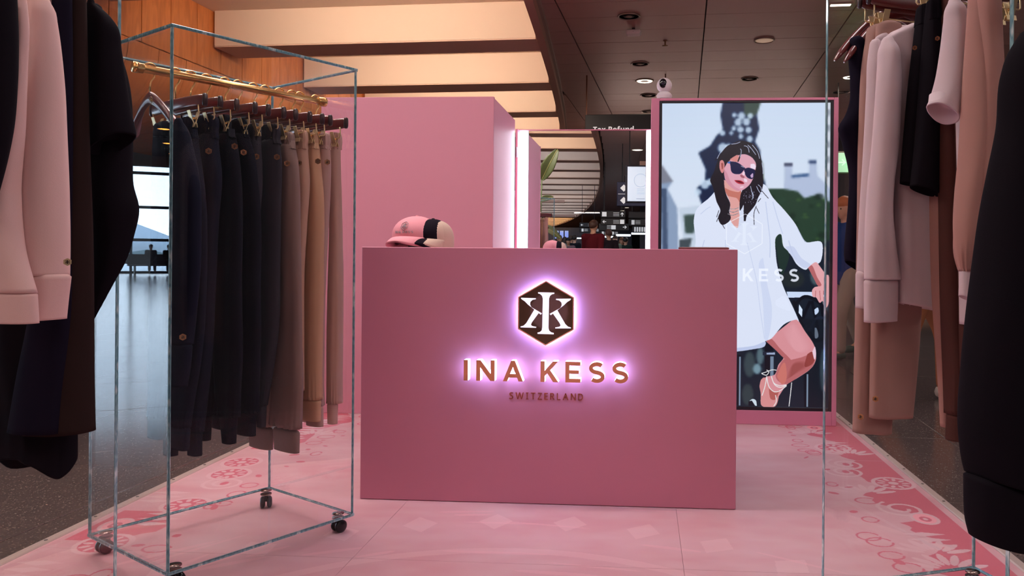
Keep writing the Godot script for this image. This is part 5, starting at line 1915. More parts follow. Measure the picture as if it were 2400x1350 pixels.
# ================================================================ garments of the side racks
func build_side_garments() -> void:
	var blackw := cloth("cloth_warm_black", c8(34, 26, 28), 0.2)
	var black := cloth("cloth_black", c8(24, 20, 26), 0.2)
	var navy := cloth("cloth_midnight", c8(26, 22, 36), 0.2)
	var brownblk := cloth("cloth_brown_black", c8(44, 32, 31), 0.2)
	var pink := cloth("cloth_pink", c8(222, 186, 182), 0.3)
	var white := cloth("cloth_white", c8(208, 188, 193), 0.3)
	var beige := cloth("cloth_sand", c8(166, 130, 122), 0.3)
	var tan := cloth("cloth_blush", c8(174, 132, 124), 0.3)
	var brown := cloth("cloth_brown", c8(82, 52, 48), 0.25)
	var gold := mat("rose_gold", Color.WHITE)
	var zl := Vector3(sin(YAW_L), 0, cos(YAW_L))
	# ---------------- left, from far to near
	var g := thing("tshirt", "black short sleeved top at the far end of the left rack, beside the glass rack", "top", at(262, 30, 2.0))
	drape("sleeve", [[204, 222, 8], [203, 244, 24], [202, 270, 52], [203, 285, 120], [204, 294, 180], [206, 307, 260], [206, 317, 305], [206, 362, 318, 313]], 1.97, black, g, {"yaw": 1.25, "thick": 0.05, "seed": 3.0, "amp": 0.16})
	drape("body", [[195, 240, 20], [192, 300, 180], [190, 312, 350], [190, 313, 430], [190, 325, 489], [196, 314, 550], [200, 296, 610], [206, 262, 672], [212, 228, 735], [214, 221, 748]], 2.05, black, g, {"yaw": 1.2, "thick": 0.07, "seed": 5.2, "amp": 0.22, "steps": 60})
	g = thing("dress", "long brown black dress hanging to knee height behind the pink sweatshirts", "dress", at(180, 0, 1.9))
	drape("body", [[148, 201, -40], [146, 205, 100], [140, 210, 350], [100, 217, 600], [70, 219, 850], [58, 1014, 221, 1009]], 1.9, brownblk, g, {"yaw": 1.25, "thick": 0.06, "seed": 7.0, "amp": 0.18, "steps": 56})
	drape("panel", [[120, 166, -40], [118, 168, 150], [110, 168, 400], [80, 168, 700], [40, 150, 900], [20, 1015, 140, 1012]], 1.86, navy, g, {"yaw": 1.25, "thick": 0.03, "seed": 8.0, "amp": 0.18})
	g = thing("skirt", "black flared skirt whose wavy hem hangs lowest on the left", "skirt", at(60, 800, 1.99))
	drape("body", [[-60, 150, 700], [-70, 162, 900], [-80, 166, 1000], [-86, 1088, 167, 1084]], 1.99, black, g, {"yaw": 1.35, "thick": 0.06, "seed": 9.0, "amp": 0.5, "hem": 0.03, "wmax": 0.3, "seg": 64})
	g = thing("sweatshirt", "pale pink sweatshirt with a gold badge above its cuff on the left", "sweatshirt", at(90, 0, 1.74))
	drape("sleeve", [[66, 118, 4], [60, 128, 22], [60, 133, 50], [54, 148, 180], [40, 155, 320], [30, 162, 470], [28, 165, 580], [28, 165, 646]], 1.74, pink, g, {"yaw": 1.35, "thick": 0.055, "seed": 12.0, "amp": 0.14, "steps": 60})
	drape("cuff", [[29, 163, 649], [30, 158, 700], [31, 753, 154, 748]], 1.74, pink, g, {"yaw": 1.35, "thick": 0.046, "seed": 13.0, "amp": 0.1, "steps": 12})
	drape("body", [[70, 124, -10], [50, 122, 100], [20, 110, 400], [10, 100, 620]], 1.84, pink, g, {"yaw": 1.35, "thick": 0.03, "seed": 3.3, "amp": 0.2})
	var bp := at(158, 614, 1.685)
	badge(g, bp, mat("pale_brass", Color.WHITE), Vector3(0.5, 0.98, 0) - bp, 0.0085)
	g = thing("sweatshirt", "pale pink sweatshirt cut off by the left picture edge, behind the badged one", "sweatshirt", at(20, 0, 1.66))
	drape("sleeve", [[18, 60, -20], [30, 68, 60], [18, 64, 160], [-10, 58, 300], [-40, 46, 460], [-50, 60, 600], [-50, 84, 686]], 1.665, pink, g, {"yaw": 1.35, "thick": 0.03, "seed": 15.0, "amp": 0.2})
	drape("cuff", [[-50, 86, 690], [-50, 88, 720], [-50, 756, 90, 757]], 1.665, pink, g, {"yaw": 1.35, "thick": 0.03, "seed": 16.0, "amp": 0.1, "steps": 10})
	g = thing("pullover", "black pullover cut off by the left picture edge in front of the pink sweatshirts", "top", at(0, 0, 1.58))
	drape("sleeve", [[-90, 36, -30], [-90, 40, 100], [-90, 38, 200], [-90, 31, 290], [-90, 14, 380], [-90, -4, 450]], 1.58, black, g, {"yaw": 1.35, "thick": 0.045, "seed": 17.0, "amp": 0.15})

	# ---------------- right, from far to near
	var wr := (Vector3(0.662, 0, -2.192) - Vector3(1.165, 0, -2.337)).normalized()
	var o := func(sd: float, th: float, am := 0.2, more := {}) -> Dictionary:
		var x := {"w": wr, "thick": th, "seed": sd, "amp": am}
		x.merge(more, true)
		return x
	var yaw_r := atan2(wr.x, wr.z)
	# hangers
	for e in [[1962, 146, 2.165, "dark wooden shoulder hanger tip of the black sleeveless top, nearer the display"], [1984, 150, 2.15, "second dark wooden hanger tip beside the black sleeveless top"]]:
		var tip := at(e[0], e[1], e[2])
		var top := tip - wr * 0.19 + Vector3(0, 0.175, 0)
		top.y = 1.80
		shoulder_hanger(top, yaw_r, e[3], 0.21, 1.80 - tip.y - 0.09)
	g = thing("tank_top", "black sleeveless top hanging nearest to the display screen", "top", at(2000, 110, 2.15))
	drape("body", [[1986, 2024, 98], [1990, 2026, 140], [1994, 2030, 195], [1992, 2030, 240], [1982, 2032, 270], [1966, 2034, 298], [1975, 2034, 335], [1990, 2034, 400], [1989, 2034, 470], [1983, 2034, 540], [1979, 2034, 595], [1981, 610, 2034, 640]], 2.15, navy, g, o.call(2.0, 0.03, 0.16, {"steps": 60}))
	for k in 2:
		var rows: Array = [[[2031, 2080, 70], [2021, 2090, 140], [2013, 2095, 300], [2009, 2098, 500], [2003, 2095, 800], [1998, 1010, 2088, 1018]], [[2052, 2112, 62], [2049, 2130, 140], [2047, 2150, 300], [2045, 2160, 600], [2041, 2152, 800], [2037, 976, 2136, 980]]][k]
		var d: float = [2.115, 2.08][k]
		var left := at(rows[0][0] + 8, 120, d)
		g = thing("wide_trousers", ["beige wide trousers reaching lowest on the right rack, badge near the hem", "beige wide trousers in front of the longer beige pair, badge above the hem"][k], "trousers", left, 0.0, "beige wide trousers on the right rack")
		drape("legs", rows, d, beige, g, o.call(4.0 + k, 0.03, 0.22, {"steps": 56}))
		var b2 := at([2017, 2052][k], [977, 935][k], d - 0.06)
		badge(g, b2, gold, Vector3(0, EYE, 0) - b2, 0.0085)
		var hp := left - wr * 0.13
		hp.y = 1.80
		place_hanger(hp, yaw_r, ["dark wooden hanger with brass clips holding the longer beige wide trousers", "dark wooden hanger with brass clips holding the shorter beige wide trousers"][k])
	for k in 2:
		var d: float = [2.045, 2.0][k]
		g = thing("white_shirt", ["pale white long sleeved shirt mostly hidden behind the front white shirt", "pale white long sleeved shirt with a creased elbow in front on the right rack"][k], "shirt", at([2060, 2090][k], 100, d), 0.0, "white long sleeved shirts on the right rack")
		if k == 0:
			drape("sleeve", [[2037, 2064, 104], [2033, 2070, 130], [2029, 2068, 210], [2022, 2060, 350], [2014, 2055, 500], [2008, 2045, 640]], d, white, g, o.call(6.0, 0.026, 0.2))
			drape("cuff", [[2006, 2042, 643], [2005, 722, 2034, 724]], d, white, g, o.call(6.5, 0.022, 0.1, {"steps": 8}))
			drape("body", [[2050, 96, 2130, 60], [2060, 2140, 140], [2060, 2140, 400], [2060, 2140, 650]], d + 0.03, white, g, o.call(6.8, 0.02, 0.2))
		else:
			drape("body", [[2066, 98, 2150, 56], [2080, 2162, 150], [2090, 2186, 300], [2092, 2210, 450], [2096, 2214, 600], [2098, 708, 2215, 733]], d + 0.035, white, g, o.call(7.0, 0.03, 0.7, {"steps": 56, "seg": 56}))
			drape("sleeve", [[2066, 2092, 98], [2058, 2102, 118], [2055, 2107, 150], [2049, 2107, 250], [2043, 2100, 350], [2036, 2089, 430], [2032, 2086, 500], [2028, 2093, 580], [2026, 2104, 655]], d, white, g, o.call(8.0, 0.032, 0.5, {"steps": 70}))
			drape("cuff", [[2026, 2103, 660], [2026, 2103, 700], [2026, 755, 2101, 752]], d, white, g, o.call(8.5, 0.028, 0.12, {"steps": 10}))
	for k in 2:
		var d: float = [1.965, 1.925][k]
		g = thing("black_shorts", ["black shorts behind the front black pair, hem a little higher", "black shorts in front on the right rack with the lower hem"][k], "shorts", at([2165, 2185][k], 60, d), 0.0, "black shorts on the right rack")
		var rows: Array = [[[2150, 2184, 22], [2146, 2186, 60], [2138, 2186, 130], [2128, 2182, 220], [2119, 2175, 320], [2110, 427, 2165, 437]], [[2172, 2204, 8], [2168, 2206, 50], [2163, 2208, 110], [2154, 2208, 240], [2145, 2208, 350], [2135, 436, 2206, 461]]][k]
		drape("legs", rows.slice(1), d, black, g, o.call(9.0 + k, 0.028, 0.3))
		drape("waistband", rows.slice(0, 2), d, black, g, o.call(9.5 + k, 0.024, 0.2, {"steps": 8, "ruffle": 0.3}))
		var hp := at([2160, 2182][k], 60, d) - wr * 0.13
		hp.y = 1.80
		place_hanger(hp, yaw_r, ["dark wooden hanger with brass clips holding the rear black shorts", "dark wooden hanger with brass clips holding the front black shorts"][k])
		var b3 := at([2144, 2197][k], [112, 90][k], d - 0.05)
		badge(g, b3, gold, Vector3(0, EYE, 0) - b3, 0.006)
	g = thing("jogging_trousers", "brown jogging trousers between the white shirt and the blush blouse", "trousers", at(2225, 20, 1.9))
	drape("leg", [[2206, 2240, 40], [2208, 2250, 100], [2202, 2262, 250], [2203, 2268, 500], [2207, 2272, 700], [2212, 2270, 850], [2217, 2262, 970]], 1.9, brown, g, o.call(11.0, 0.03, 0.25, {"gather": 0.2}))
	drape("cuff", [[2219, 2262, 975], [2217, 2262, 1031]], 1.9, brown, g, o.call(11.5, 0.022, 0.1, {"steps": 8}))
	drape("leg", [[2236, 2276, 60], [2240, 2282, 400], [2246, 2286, 700], [2252, 2290, 900], [2256, 2290, 950]], 1.86, brown, g, o.call(12.0, 0.026, 0.25, {"gather": 0.2}))
	drape("waistband", [[2206, 2250, -12], [2207, 2250, 40]], 1.9, brown, g, o.call(12.5, 0.024, 0.2, {"ruffle": 0.3, "steps": 8}))
	g = thing("slim_trousers", "narrow blush trouser leg hanging behind the brown jogging trousers", "trousers", at(2215, 500, 1.955))
	drape("leg", [[2180, 2216, 300], [2185, 2218, 700], [2196, 2222, 860], [2204, 2224, 1000]], 1.955, tan, g, o.call(13.0, 0.02, 0.2))
	g = thing("tshirt", "pale white short sleeved top with a wide sleeve, left of the blush blouse", "top", at(2240, 10, 1.82))
	drape("sleeve", [[2222, 2250, 6], [2216, 2258, 18], [2212, 2266, 50], [2204, 2270, 120], [2192, 2264, 190], [2182, 2256, 225], [2173, 243, 2243, 290]], 1.82, white, g, o.call(14.0, 0.05, 0.25, {"steps": 50}))
	drape("body", [[2232, 2266, 60], [2240, 2270, 250], [2244, 2276, 400], [2248, 2282, 600], [2250, 2284, 760]], 1.85, white, g, o.call(15.0, 0.025, 0.2))
	g = thing("blouse", "blush pink blouse with a gathered sleeve and narrow cuff, right of the white top", "blouse", at(2290, 0, 1.75))
	drape("sleeve", [[2270, 2318, -30], [2266, 2326, 40], [2262, 2329, 110], [2257, 2333, 200], [2253, 2334, 300], [2248, 2324, 380], [2241, 2310, 450], [2237, 2296, 540], [2241, 2284, 600], [2250, 2276, 636]], 1.75, tan, g, o.call(16.0, 0.05, 0.28, {"steps": 60, "gather": 0.4}))
	drape("cuff", [[2249, 2277, 640], [2247, 692, 2275, 704]], 1.75, white, g, o.call(17.0, 0.022, 0.08, {"steps": 8}))
	drape("body", [[2290, 2345, -30], [2296, 2352, 150], [2290, 2350, 420], [2280, 2340, 700]], 1.72, tan, g, o.call(18.0, 0.03, 0.25))
	g = thing("sweatshirt", "big black sweatshirt with a copper badge at the right picture edge", "sweatshirt", at(2400, 100, 1.36))
	drape("sleeve", [[2388, 2480, 82], [2366, 2486, 118], [2350, 2486, 170], [2338, 2486, 300], [2318, 2480, 400], [2299, 2478, 500], [2282, 2476, 620], [2267, 2474, 740], [2254, 2472, 870], [2247, 2470, 1000], [2252, 2468, 1070], [2260, 1108, 2468, 1160]], 1.36, black, g, {"w": wr, "thick": 0.07, "seed": 21.0, "amp": 0.13, "steps": 64, "seg": 56, "wmax": 0.14})
	drape("cuff", [[2261, 1113, 2468, 1166], [2265, 1220, 2464, 1235], [2274, 1258, 2462, 1290]], 1.36, black, g, {"w": wr, "thick": 0.06, "seed": 22.0, "amp": 0.1, "steps": 14, "seg": 56, "wmax": 0.13})
	bp = at(2365, 1100, 1.30)
	badge(g, bp, gold, Vector3(0, EYE, 0) - bp, 0.0095)
	var hh := at(2420, 90, 1.36)
	hh.y = 1.80
	shoulder_hanger(hh + Vector3(0.1, 0, 0), yaw_r, "dark hanger of the big black sweatshirt, above the frame", 0.15, 0.1)

# ================================================================ signs and what the mirror shows of the concourse behind the photographer
func text_part(parent: Node3D, called: String, words: String, size: float, where: Vector3, m: Material, yaw := 0.0, bold := true) -> MeshInstance3D:
	var font := SystemFont.new()
	font.font_names = PackedStringArray(["Droid Sans"])
	if bold: font.font_weight = 700
	var tm := TextMesh.new()
	tm.text = words
	tm.font = font
	tm.font_size = 64
	tm.pixel_size = size / 64.0 / 0.714
	tm.depth = 0.004
	tm.horizontal_alignment = HORIZONTAL_ALIGNMENT_LEFT
	tm.vertical_alignment = VERTICAL_ALIGNMENT_CENTER
	var o := part(called, tm, m, parent, where, yaw)
	var bb := tm.get_aabb()
	o.position.x -= bb.position.x * cos(yaw)
	o.position.y -= bb.position.y
	return o

# a board that faces the mirror: w x h, centred; front face towards -z of the building frame (yaw turned by PI)
func board(label: String, px0: float, px1: float, py0: float, py1: float, d: float, m: Material, called := "hanging_sign", category := "sign", rods := true) -> Node3D:
	var a := mirrored(px0, py0, d)
	var b := mirrored(px1, py1, d)
	var c := (a + b) / 2
	var w := Vector2(a.x - b.x, a.z - b.z).length()
	var h := absf(a.y - b.y)
	# local x runs along the board as the mirror shows it from left to right
	var yaw := atan2(-(b.z - a.z), b.x - a.x)
	var t := thing(called, label, category, c, yaw)
	part("board", bx(Vector3.ZERO, Vector3(w, h, 0.12), 0.01), m, t)
	t.set_meta("w", w)
	t.set_meta("h", h)
	if rods:
		for s in [-1, 1]:
			part("hanger_rod", bx(Vector3(s * w * 0.35, h / 2 + (3.2 - c.y - h / 2) / 2, 0), Vector3(0.014, maxf(0.02, 3.2 - c.y - h / 2), 0.014), 0.002), mat("dark_steel", Color.BLACK), t)
	t.remove_meta("w"); t.remove_meta("h")
	return t

func arrow(s: float, turn: float) -> PackedVector2Array:
	var p := pv([-0.09, -0.5, 0.09, -0.5, 0.09, 0.15, 0.3, -0.08, 0.42, 0.04, 0, 0.5, -0.42, 0.04, -0.3, -0.08, -0.09, 0.15])
	var out := PackedVector2Array()
	for v in p: out.append(v.rotated(turn) * s)
	return out

func flatmark(parent: Node3D, called: String, poly: PackedVector2Array, where: Vector2, m: Material, z := 0.0605) -> void:
	var st := flat()
	prism(st, poly, z, z + 0.004)
	prism(st, poly, -z - 0.004, -z)
	part(called, st, m, parent, Vector3(where.x, where.y, 0))

func rect2(w: float, h: float) -> PackedVector2Array:
	return pv([-w / 2, -h / 2, w / 2, -h / 2, w / 2, h / 2, -w / 2, h / 2])

func build_back_hall() -> void:
	var black := mat("sign_black", c8(22, 20, 26), 0.5)
	var navy := mat("sign_navy", c8(24, 28, 62), 0.5)
	var white := glow("sign_white", c8(225, 228, 232), 0.45)
	# black sign behind the mirror, its lettering just above the mirror's top edge
	var l := on_height(1372, 270, 2.9)
	var d := 9.3
	var p0 := at(1372, 269, d)
	var p1 := at(1560, 330, d)
	var t := thing("hanging_sign", "black hanging sign with white words showing above the mirror", "sign", (p0 + p1) / 2, -THB)
	var w := p1.x - p0.x
	var h := p0.y - p1.y
	part("board", bx(Vector3.ZERO, Vector3(w, h, 0.12), 0.006), black, t)
	for s in [-1, 1]:
		part("hanger_rod", bx(Vector3(s * (w / 2 - 0.01), h / 2 + 0.15, 0), Vector3(0.016, 3.2 - (p0.y) if 3.2 - p0.y > 0.02 else 0.02, 0.016), 0.003), mat("rod_brown", c8(110, 70, 56), 0.5, 0.5), t).position.y = -0.15 + (3.2 - p0.y) / 2
	text_part(t, "lettering", "Tax Refund", 0.066, t.transform.affine_inverse() * at(1390, 310.5, d - 0.07), white)
	# green exit sign right of the display
	p0 = at(1956, 358, 9.6)
	p1 = at(2012, 404, 9.6)
	t = thing("exit_sign", "green lit exit sign with a white door, right of the display stand", "sign", (p0 + p1) / 2, -THB)
	w = p1.x - p0.x
	h = p0.y - p1.y
	part("housing", bx(Vector3(0, 0, -0.03), Vector3(w + 0.03, h + 0.04, 0.06), 0.008), mat("exit_housing", c8(110, 104, 92), 0.5), t)
	var green := glow("exit_green", c8(44, 150, 92), 0.8)
	part("green_face", bx(Vector3(0, 0, 0.004), Vector3(w, h, 0.008), 0.001), green, t)
	flatmark(t, "door_mark", rect2(0.06, 0.11), Vector2(0.04, 0.0), white, 0.009)
	flatmark(t, "arrow_mark", arrow(0.1, -PI / 2), Vector2(-0.055, 0.0), white, 0.009)
	for s in [-1, 1]:
		part("hanger_rod", bx(Vector3(s * 0.1, (3.2 - t.position.y + h / 2) / 2, -0.03), Vector3(0.012, 3.2 - t.position.y - h / 2, 0.012), 0.002), mat("dark_steel", Color.BLACK), t)
	omni("exit_light", t.position + Vector3(0, 0, 0.2), c8(60, 220, 130), 0.03, 0.05)

	# ---- in the mirror
	# pale screen
	t = board("large pale hanging screen beside the right light tube in the mirror", 1466, 1530, 388, 476, 13.0, mat("screen_frame", c8(34, 30, 44), 0.4), "hanging_screen", "screen")
	var pale := glow("pale_screen", c8(186, 206, 226), 0.95)
	var lines := glow("pale_screen_line", c8(130, 160, 186), 0.7)
	for s in [1, -1]:
		pass
	part("screen_face", bx(Vector3(0.01, 0, 0), Vector3(0.42, 0.58, 0.126), 0.002), pale, t)
	var ring := stroke(blob(0.0, 0.06, 0.11, 0.11, 28), 0.008, true)
	flatmark(t, "drawn_ring", ring, Vector2(0.02, 0), lines, 0.0635)
	for k in 4:
		flatmark(t, "drawn_line", rect2(0.12, 0.006), Vector2(0.02, -0.08 - k * 0.028), lines, 0.0635)
	flatmark(t, "drawn_line", rect2(0.14, 0.016), Vector2(0.02, -0.25), lines, 0.0635)
	# navy sign with diamond arrows
	t = board("navy hanging sign with white diamond arrows behind the pale screen in the mirror", 1446, 1530, 427, 484, 15.0, navy)
	for k in 2:
		flatmark(t, "diamond", pv([-0.07, 0, 0, -0.07, 0.07, 0, 0, 0.07]), Vector2(-0.22, 0.115 - k * 0.24), white)
	flatmark(t, "divider", rect2(0.66, 0.008), Vector2(0, 0.0), white)
	# direction signs: [x0, x1, y0, y1, depth, words, arrow turn]
	var S := [
		[1408, 1466, 494, 511, 18.0, "black direction sign with an upward arrow, topmost of the mirrored signs", 0.0],
		[1408, 1466, 512, 528, 18.0, "black direction sign with a left arrow, hanging below the upward arrow sign", PI / 2],
		[1473, 1530, 496, 512, 19.0, "blank black sign beside the right light tube in the mirror", 9.0],
		[1473, 1530, 513, 530, 19.0, "black sign with white symbols below the blank one in the mirror", 8.0],
		[1358, 1399, 522, 533, 24.0, "small black sign with a left arrow, left of the tall walker in the mirror", PI / 2],
		[1358, 1399, 534, 545, 24.0, "small black sign with a list, under the left arrow sign in the mirror", 8.0],
		[1404, 1474, 524, 541, 21.0, "wide black sign with a right arrow low among the mirrored signs", -PI / 2],
		[1406, 1444, 541, 552, 22.0, "lowest black sign with pale symbols in the mirror", 8.0]]
	for e in S:
		t = board(e[5], e[0], e[1], e[2], e[3], e[4], black, "hanging_sign", "sign", S.find(e) % 2 == 0)
		var ww: float = (e[1] - e[0]) * e[4] / F
		var hh: float = (e[3] - e[2]) * e[4] / F
		var flip := -1.0 if e[6] == -PI / 2 else 1.0
		if e[6] < 7.0:
			flatmark(t, "arrow", arrow(hh * 0.55, e[6]), Vector2((-0.36 if e[6] > 0.1 else 0.36) * ww, 0), white)
			flatmark(t, "pictogram", rect2(hh * 0.62, hh * 0.62), Vector2((0.36 if e[6] > 0.1 else -0.36) * ww if absf(e[6]) < 3.0 and flip > 0 else -0.02 * ww, 0), white)
			for k in 3:
				flatmark(t, "text_row", rect2(ww * 0.24, hh * 0.05), Vector2(0.12 * ww * flip, (k - 1) * hh * 0.2), white)
		elif e[6] < 8.5:
			for q in [-0.32, 0.3]:
				flatmark(t, "pictogram", rect2(hh * 0.42, hh * 0.62), Vector2(q * ww, 0), white)
				for k in 3:
					flatmark(t, "text_row", rect2(ww * 0.2, hh * 0.05), Vector2((q + 0.2) * ww, (k - 1) * hh * 0.2), white)
	# lit shop sign and light lines
	t = board("bright shop sign low beside the right light tube in the mirror", 1482, 1530, 530, 546, 24.0, black, "shop_sign", "sign", false)
	for k in 6:
		flatmark(t, "lit_letter", rect2(0.05, 0.15), Vector2(-0.24 + k * 0.075, 0), white)
	var line := glow("light_line", c8(226, 238, 250), 3.0)
	for e in [[1346, 1376, 557, 560, 30.0], [1410, 1440, 553, 557, 26.0], [1442, 1478, 549, 554, 25.0], [1480, 1530, 545, 550, 24.5]]:
		t = board("long white light line along the shop fronts in the mirror, %s" % ["behind the small sign", "behind the walkers", "right of the walkers", "under the bright shop sign"][[1346, 1410, 1442, 1480].find(e[0])], e[0], e[1], e[2], e[3], e[4], line, "light_line", "lamp", false)
	# blue departure screens far off
	var blue := glow("departure_blue", c8(56, 92, 190), 1.2)
	for k in 3:
		t = board("blue departure screen far down the concourse, %s of three" % ["left", "middle", "right"][k], 1300 + k * 11.5, 1310 + k * 11.5, 540, 560, 36.0, mat("screen_frame", Color.WHITE), "departure_screen", "screen", false)
		part("screen_face", bx(Vector3.ZERO, Vector3(0.17, 0.36, 0.13), 0.002), blue, t)
		part("bright_header", bx(Vector3(0, 0.15, 0), Vector3(0.17, 0.03, 0.134), 0.002), white, t)
	# shop fronts closing the concourse on the right side of the mirror
	var w2 := structure("wall_shops", "dark shop fronts along the concourse behind the photographer", "wall")
	slab("shop_wall", w2, mat("shop_dark", c8(48, 46, 58), 0.4), 1.0, 13.8, -0.03, 3.2, -22.4, -22.0)
	slab("shop_wall", w2, mat("shop_mid", c8(70, 68, 82), 0.5), -9.0, 1.0, -0.03, 2.6, -32.4, -32.0)
	for k in 7:
		slab("shop_pillar", w2, mat("shop_pillar", c8(96, 94, 108), 0.5), 1.2 + k * 1.7, 1.4 + k * 1.7, -0.03, 3.2, -22.0, -21.8)
	# lamps in the metal ceiling as the mirror shows them
	var lit := glow("downlight_glow", Color.WHITE, 1.0)
	for e in [[1494, 352, "upper"], [1469, 487, "middle"], [1459, 494, "lower"]]:
		var q := unroll(e[0], e[1])
		var p := mirrored(e[0], e[1], (EYE - 3.19) * F / q.y)
		t = thing("ceiling_lamp", "%s round lamp in the metal ceiling of the mirror picture" % e[2], "ceiling lamp", Vector3(p.x, 3.2, p.z))
		part("trim_ring", lathe(smooth(), [[0.14, 0.0], [0.142, -0.008], [0.12, -0.012], [0.116, 0.002]], 24), mat("lamp_trim", Color.WHITE), t)
		part("diffuser", lathe(smooth(), [[0.116, -0.003], [0.1, -0.009], [0.0, -0.011]], 24), lit, t)
	build_plant()

func leaf(parent: Node3D, base: Vector3, tip: Vector3, width: float, normal: Vector3, droop := 0.1) -> void:
	var d := tip - base
	var side := d.cross(normal).normalized()
	var up := side.cross(d).normalized()
	var rings := []
	var mid := []
	for i in 19:
		var u := i / 18.0
		var c := base + d * u - Vector3(0, droop * u * u * d.length(), 0) + up * 0.06 * d.length() * sin(u * PI)
		var w := width * pow(sin(PI * clampf(u * 0.94 + 0.03, 0, 1)), 0.7) * (1.0 - 0.25 * u) + 0.004
		mid.append(c)
		var ring := PackedVector3Array()
		for j in 18:
			var s := (float(j) / 8 if j < 9 else float(17 - j) / 8) * 2.0 - 1.0
			var lift := absf(s) * w * 0.35 + sin(u * 46.0) * 0.006 * absf(s)
			ring.append(c + side * s * w + up * (lift + (0.0015 if j < 9 else -0.0015)))
		rings.append(ring)
	var m := mat("banana_leaf", c8(74, 84, 44), 0.45)
	m.backlight_enabled = true
	m.backlight = c8(80, 74, 30)
	var o := part("leaf", skin(smooth(), rings), m, parent)
	part("midrib", tube(smooth(), mid, 0.008, 8), mat("leaf_rib", c8(126, 124, 70), 0.5), o)

func build_plant() -> void:
	var foot := mirrored(1262, 560, 12.6)
	foot.y = 0.0
	foot.y = -0.03
	var t := thing("banana_plant", "tall broad leaved plant in a pot, its leaf arching into the mirror picture", "plant", foot)
	part("pot", lathe(smooth(), [[0.16, 0.0], [0.2, 0.36], [0.205, 0.4], [0.185, 0.4], [0.175, 0.34], [0.0, 0.33]], 28), mat("pot_grey", c8(90, 84, 86), 0.7), t)
	var L := func(px: float, py: float, d: float) -> Vector3: return mirrored(px, py, d) - foot
	var stem := mat("plant_stem", c8(88, 104, 56), 0.6)
	for e in [[1270, 422, 1307, 350, 12.5, 0.12, 0.0], [1266, 470, 1297, 462, 12.4, 0.06, 0.0], [1272, 532, 1315, 548, 12.3, 0.07, 0.25], [1255, 440, 1225, 380, 12.8, 0.12, 0.0]]:
		var b: Vector3 = L.call(e[0], e[1], e[4])
		var tip: Vector3 = L.call(e[2], e[3], e[4] - 0.1)
		part("stem", tube(smooth(), [Vector3(0.02, 0.33, 0), Vector3(b.x * 0.5, 0.33 + (b.y - 0.33) * 0.55, b.z * 0.5), b], [0.02, 0.015, 0.009], 10), stem, t)
		leaf(t, b, tip, e[5], Vector3(0.2, 0.35, -0.9), e[6])

